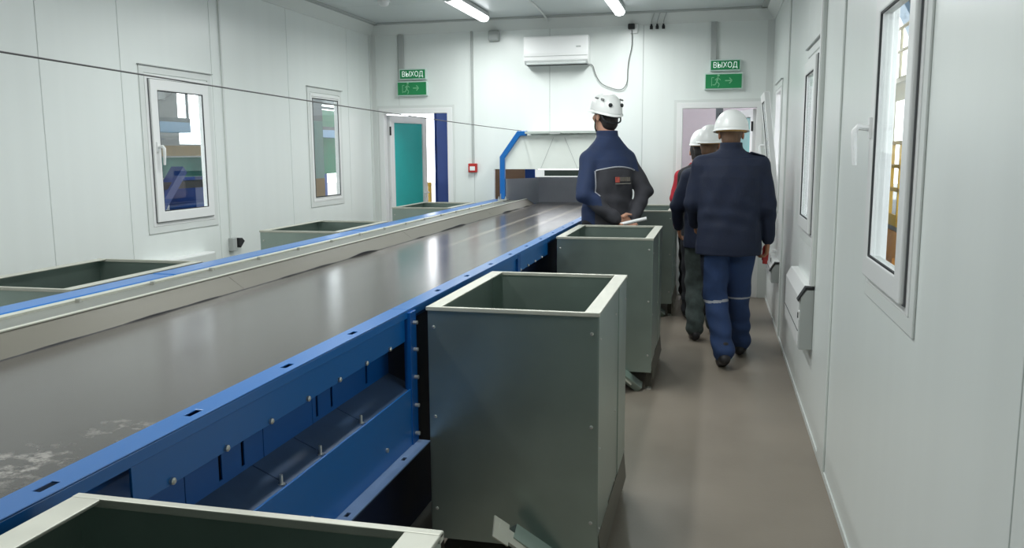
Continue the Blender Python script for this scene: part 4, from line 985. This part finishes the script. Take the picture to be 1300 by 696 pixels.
# blue column outside the left door, timber frame chair beside it
c = th('steel_column', 'deep blue steel column outside the left door', 'column', (-3.50, 10.75, -.13))
obj('web', B(-.06, .06, -.008, .008, 0, 6), BLUEO, c); obj('flange', B(-.125, -.11, -.11, .11, 0, 6), BLUEO, c); obj('flange', B(.11, .125, -.11, .11, 0, 6), BLUEO, c)
obj('web', B(-.11, .11, -.09, -.075, 0, 6), BLUEO, c); obj('base_plate', B(-.18, .18, -.18, .18, 0, .02), BLUEO, c)
k = th('yellow_guard', 'golden yellow machine guard seen through the left door', 'guard', (-3.66, 10.3, -.13))
for x in (-.075, .075): obj('post', B(x-.02, x+.02, -.02, .02, 0, 1.28), YEL, k, bevel=.008)
obj('top_bar', B(-.095, .095, -.025, .025, 1.25, 1.30), YEL, k, bevel=.01); obj('cross_bar', B(-.08, .08, -.015, .015, 1.02, 1.07), YEL, k); obj('kick_plate', B(-.09, .09, -.01, .01, 0, .9), TAN, k)
pl = th('handrail_post', 'thin grey handrail posts outside the left door', 'rail', (-3.78, 11.2, -.13))
for x in (0, .12): obj('post', MB().tube([(x, 0, 0), (x, 0, 3)], .018, 8), GREYM, pl)
# wall facing the right door with a column
hw = obj('wall_outer', B(-1.6, 2.2, 12.3, 12.4, -.13, 4.5), mat('pink_white_wall', (240, 228, 236), .8, var=.02)); struct(hw, 'pale pinkish hall wall beyond the right door')
c = th('grey_column', 'grey machine column beyond the right door', 'column', (.02, 11.2, -.13)); obj('post', B(-.045, .045, -.045, .045, 0, 2.35), GREYM, c); obj('head_plate', B(-.05, .42, -.06, .06, 2.22, 2.36), GREYM, c); obj('dark_unit', B(.0, .1, -.08, -.045, 1.85, 2.15), GASK, c)
# machinery beyond the outlet opening
c = th('outlet_cabinet', 'brown machine cabinet beyond the conveyor outlet', 'machine', (-2.55, 10.4, -.13)); obj('body', B(-.45, .25, 0, .6, 0, 2.2), TAN, c); obj('door', B(-.40, .2, -.012, 0, .1, 2.1), mat('brown_door', (150, 116, 92), .6, var=.05), c)
c = th('steel_column', 'blue steel post beyond the conveyor outlet', 'column', (-2.16, 9.9, -.13)); obj('post', B(-.06, .06, -.06, .06, 0, 1.9), BLUEO, c); obj('base_plate', B(-.1, .1, -.1, .1, 0, .02), BLUEO, c)
# left side: gantry seen through the left windows
g = th('gantry', 'blue steel gantry with walkway outside the left windows', 'gantry', (-6.2, 0, -.13))
for y in (7.0, 9.6, 12.2, 14.8):
    obj('gantry_post', B(-.07, .07, y-.07, y+.07, 0, 3.6), BLUEO if y != 12.2 else PALEB, g)
for a_, b_ in ((6.6, 8.95), (11.4, 15)): obj('walkway_beam', B(-.1, .1, a_, b_, 1.93, 2.05), PALEB, g); obj('walkway_deck', B(-.7, .1, a_, b_, 2.05, 2.10), GREYM, g)
obj('tan_beam', B(-.14, .02, 6.6, 10.2, 1.66, 1.78), TAN, g); obj('teal_duct', B(-.5, -.15, 6.6, 10.4, 1.40, 1.64), TEALM, g)
obj('dark_beam', B(-.12, .1, 6.6, 10.4, 1.28, 1.36), GASK, g); obj('dark_beam', B(-.12, .1, 6.6, 10.4, .78, .92), mat('brown_dark', (70, 52, 48), .6, var=.1), g)
for z in (2.4, 2.75):
    for a_, b_ in ((6.6, 8.95), (11.4, 15)): obj('rail', MB().tube([(.08, a_, z), (.08, b_, z)], .02, 8), GREYM, g)
for y in (7.4, 8.2, 8.93, 11.42, 13): obj('rail_post', MB().tube([(.08, y, 2.1), (.08, y, 2.75)], .018, 8), GREYM, g)
obj('brace', MB().bar((.05, 7.9, .7), (.05, 8.75, 1.5), .10, .16, (1, 0, 0)), BLUEO, g)
obj('brace', MB().bar((0, 12.1, 2.0), (0, 13.4, 3.3), .06, .06), GREYM, g)
c = th('white_cabinet', 'white switch cabinet under the outside gantry', 'cabinet', (-7.3, 9.4, -.13)); obj('body', B(-.3, .3, -.45, .3, 0, 1.42), PVC, c); obj('door', B(.3, .312, -.4, -.02, .1, 1.38), TRIM, c); obj('door', B(.3, .312, .0, .27, .1, 1.38), TRIM, c)
c = th('blue_tank', 'dark blue machine body outside the nearest left window', 'machine', (-7.2, 10.35, -.13)); obj('body', B(-.3, .4, -.35, .35, 0, 1.5), BLUEO, c); obj('lid', B(-.33, .43, -.38, .38, 1.5, 1.54), PALEB, c)
c = th('roof_truss', 'grey roof truss beyond the nearest left window', 'truss', (-9.5, 0, 0))
obj('chord', B(-.08, .08, 9, 20, 2.75, 2.9), GREYM, c); obj('chord', B(-.08, .08, 9, 20, 3.9, 4.0), GREYM, c)
for i in range(8): obj('web_member', MB().bar((0, 9+i*1.3, 2.85), (0, 9.65+i*1.3, 3.95), .07, .07), GREYM, c); obj('web_member', MB().bar((0, 9.65+i*1.3, 3.95), (0, 10.3+i*1.3, 2.85), .07, .07), GREYM, c)
c = th('green_machine', 'green machine outside the far left window', 'machine', (-7.6, 15.3, -.13)); obj('body', B(-.5, .5, -.9, .7, 1.3, 2.05), GREENM, c); obj('hopper', MB().add([(-.6, -1, 2.05), (.6, -1, 2.05), (.6, .8, 2.05), (-.6, .8, 2.05), (-.25, -.4, 2.5), (.25, -.4, 2.5), (.25, .3, 2.5), (-.25, .3, 2.5)], [(0, 1, 2, 3), (7, 6, 5, 4), (0, 4, 5, 1), (1, 5, 6, 2), (2, 6, 7, 3), (3, 7, 4, 0)]), GREENM, c)
for x in (-.4, .4):
    for y in (-.7, .5): obj('leg', B(x-.06, x+.06, y-.06, y+.06, 0, 1.3), BLUEO, c)
c = th('tan_wall_block', 'tan and teal cladding block outside the far left window', 'block', (-5.2, 10.12, -.13)); obj('lower_cladding', B(-.1, .1, -.28, .28, 0, 1.35), TAN, c); obj('upper_cladding', B(-.1, .1, -.28, .28, 1.35, 2.1), mat('sage_cladding', (150, 178, 170), .6, var=.05), c); obj('grey_cap', B(-.1, .1, -.28, .28, 2.1, 3.2), GREYM, c)
hwl = obj('wall_hall', MB().add(*(lambda q: ([(v[1], v[0], v[2]) for v in q.v], q.f))(MB().plate(6, 19.2, -.13, 6.5, [(17.15, 18.5, 1.78, 2.95), (16.0, 16.75, 2.75, 3.15), (8, 14.5, 2.6, 4.2), (15.6, 18.3, 4.4, 5.1), (15.6, 18.3, 5.5, 6.2)], .2, -12.2))), mat('hall_grey', (120, 122, 122), .8, var=.06)); struct(hwl, 'grey hall wall with window bands beyond the gantry')
# right side: stair and railings
s = th('yellow_stair', 'yellow railed platform seen through the nearest right window', 'platform', (2.4, 0, -.13))
obj('deck', B(-.5, 1.2, 9.5, 15, .80, .86), GREYM, s); obj('kick_plate', B(-.52, -.5, 9.5, 15, .86, .98), YEL, s); obj('edge_beam', B(-.52, -.46, 9.5, 15, .52, .80), ORG, s)
for z in (1.25, 1.5, 1.75): obj('rail', B(-.53, -.49, 9.5, 15, z-.02, z+.02), YEL, s)
for i in range(12): obj('rail_post', B(-.53, -.49, 9.6+i*.45, 9.64+i*.45, .86, 1.77), YEL, s)
obj('orange_box', B(-.45, .0, 10.1, 10.9, 0, .5), ORG, s); obj('platform_post', B(-.5, -.4, 9.6, 9.7, 0, .8), YEL, s); obj('platform_post', B(-.5, -.4, 14, 14.1, 0, .8), YEL, s)
b = th('inclined_conveyor', 'pale blue inclined conveyor outside the right windows', 'conveyor', (3.4, 0, -.13))
for x in (-.4, .4): obj('side_beam', MB().bar((x, 11, 1.5), (x, 18, 5.2), .08, .30, (0, -.5, 1)), PALEB, b)
obj('belt', MB().bar((0, 11, 1.52), (0, 18, 5.22), .7, .03, (0, -.5, 1)), GREYM, b)
for y, z in ((11.4, 1.6), (14, 3.0), (16.5, 4.3)): obj('support', B(-.45, -.37, y-.05, y+.05, 0, z), PALEB, b); obj('support', B(.37, .45, y-.05, y+.05, 0, z), PALEB, b)
r = th('upper_railing', 'cream railing along the upper walkway outside the nearest right window', 'railing', (2.6, 0, -.13))
CRM = mat('cream_paint', (236, 224, 190), .5, var=.03)
obj('walkway', B(-.3, .6, 9, 17, 2.55, 2.62), CRM, r)
for z in (2.95, 3.25): obj('rail', MB().tube([(-.3, 9, z), (-.3, 17, z)], .022, 8), CRM, r)
for i in range(14): obj('rail_post', MB().tube([(-.3, 9.1+i*.6, 2.6), (-.3, 9.1+i*.6, 3.25)], .02, 8), CRM, r)
for y in (9.2, 13, 16.8): obj('walkway_post', B(.45, .55, y-.05, y+.05, 0, 2.55), CRM, r)
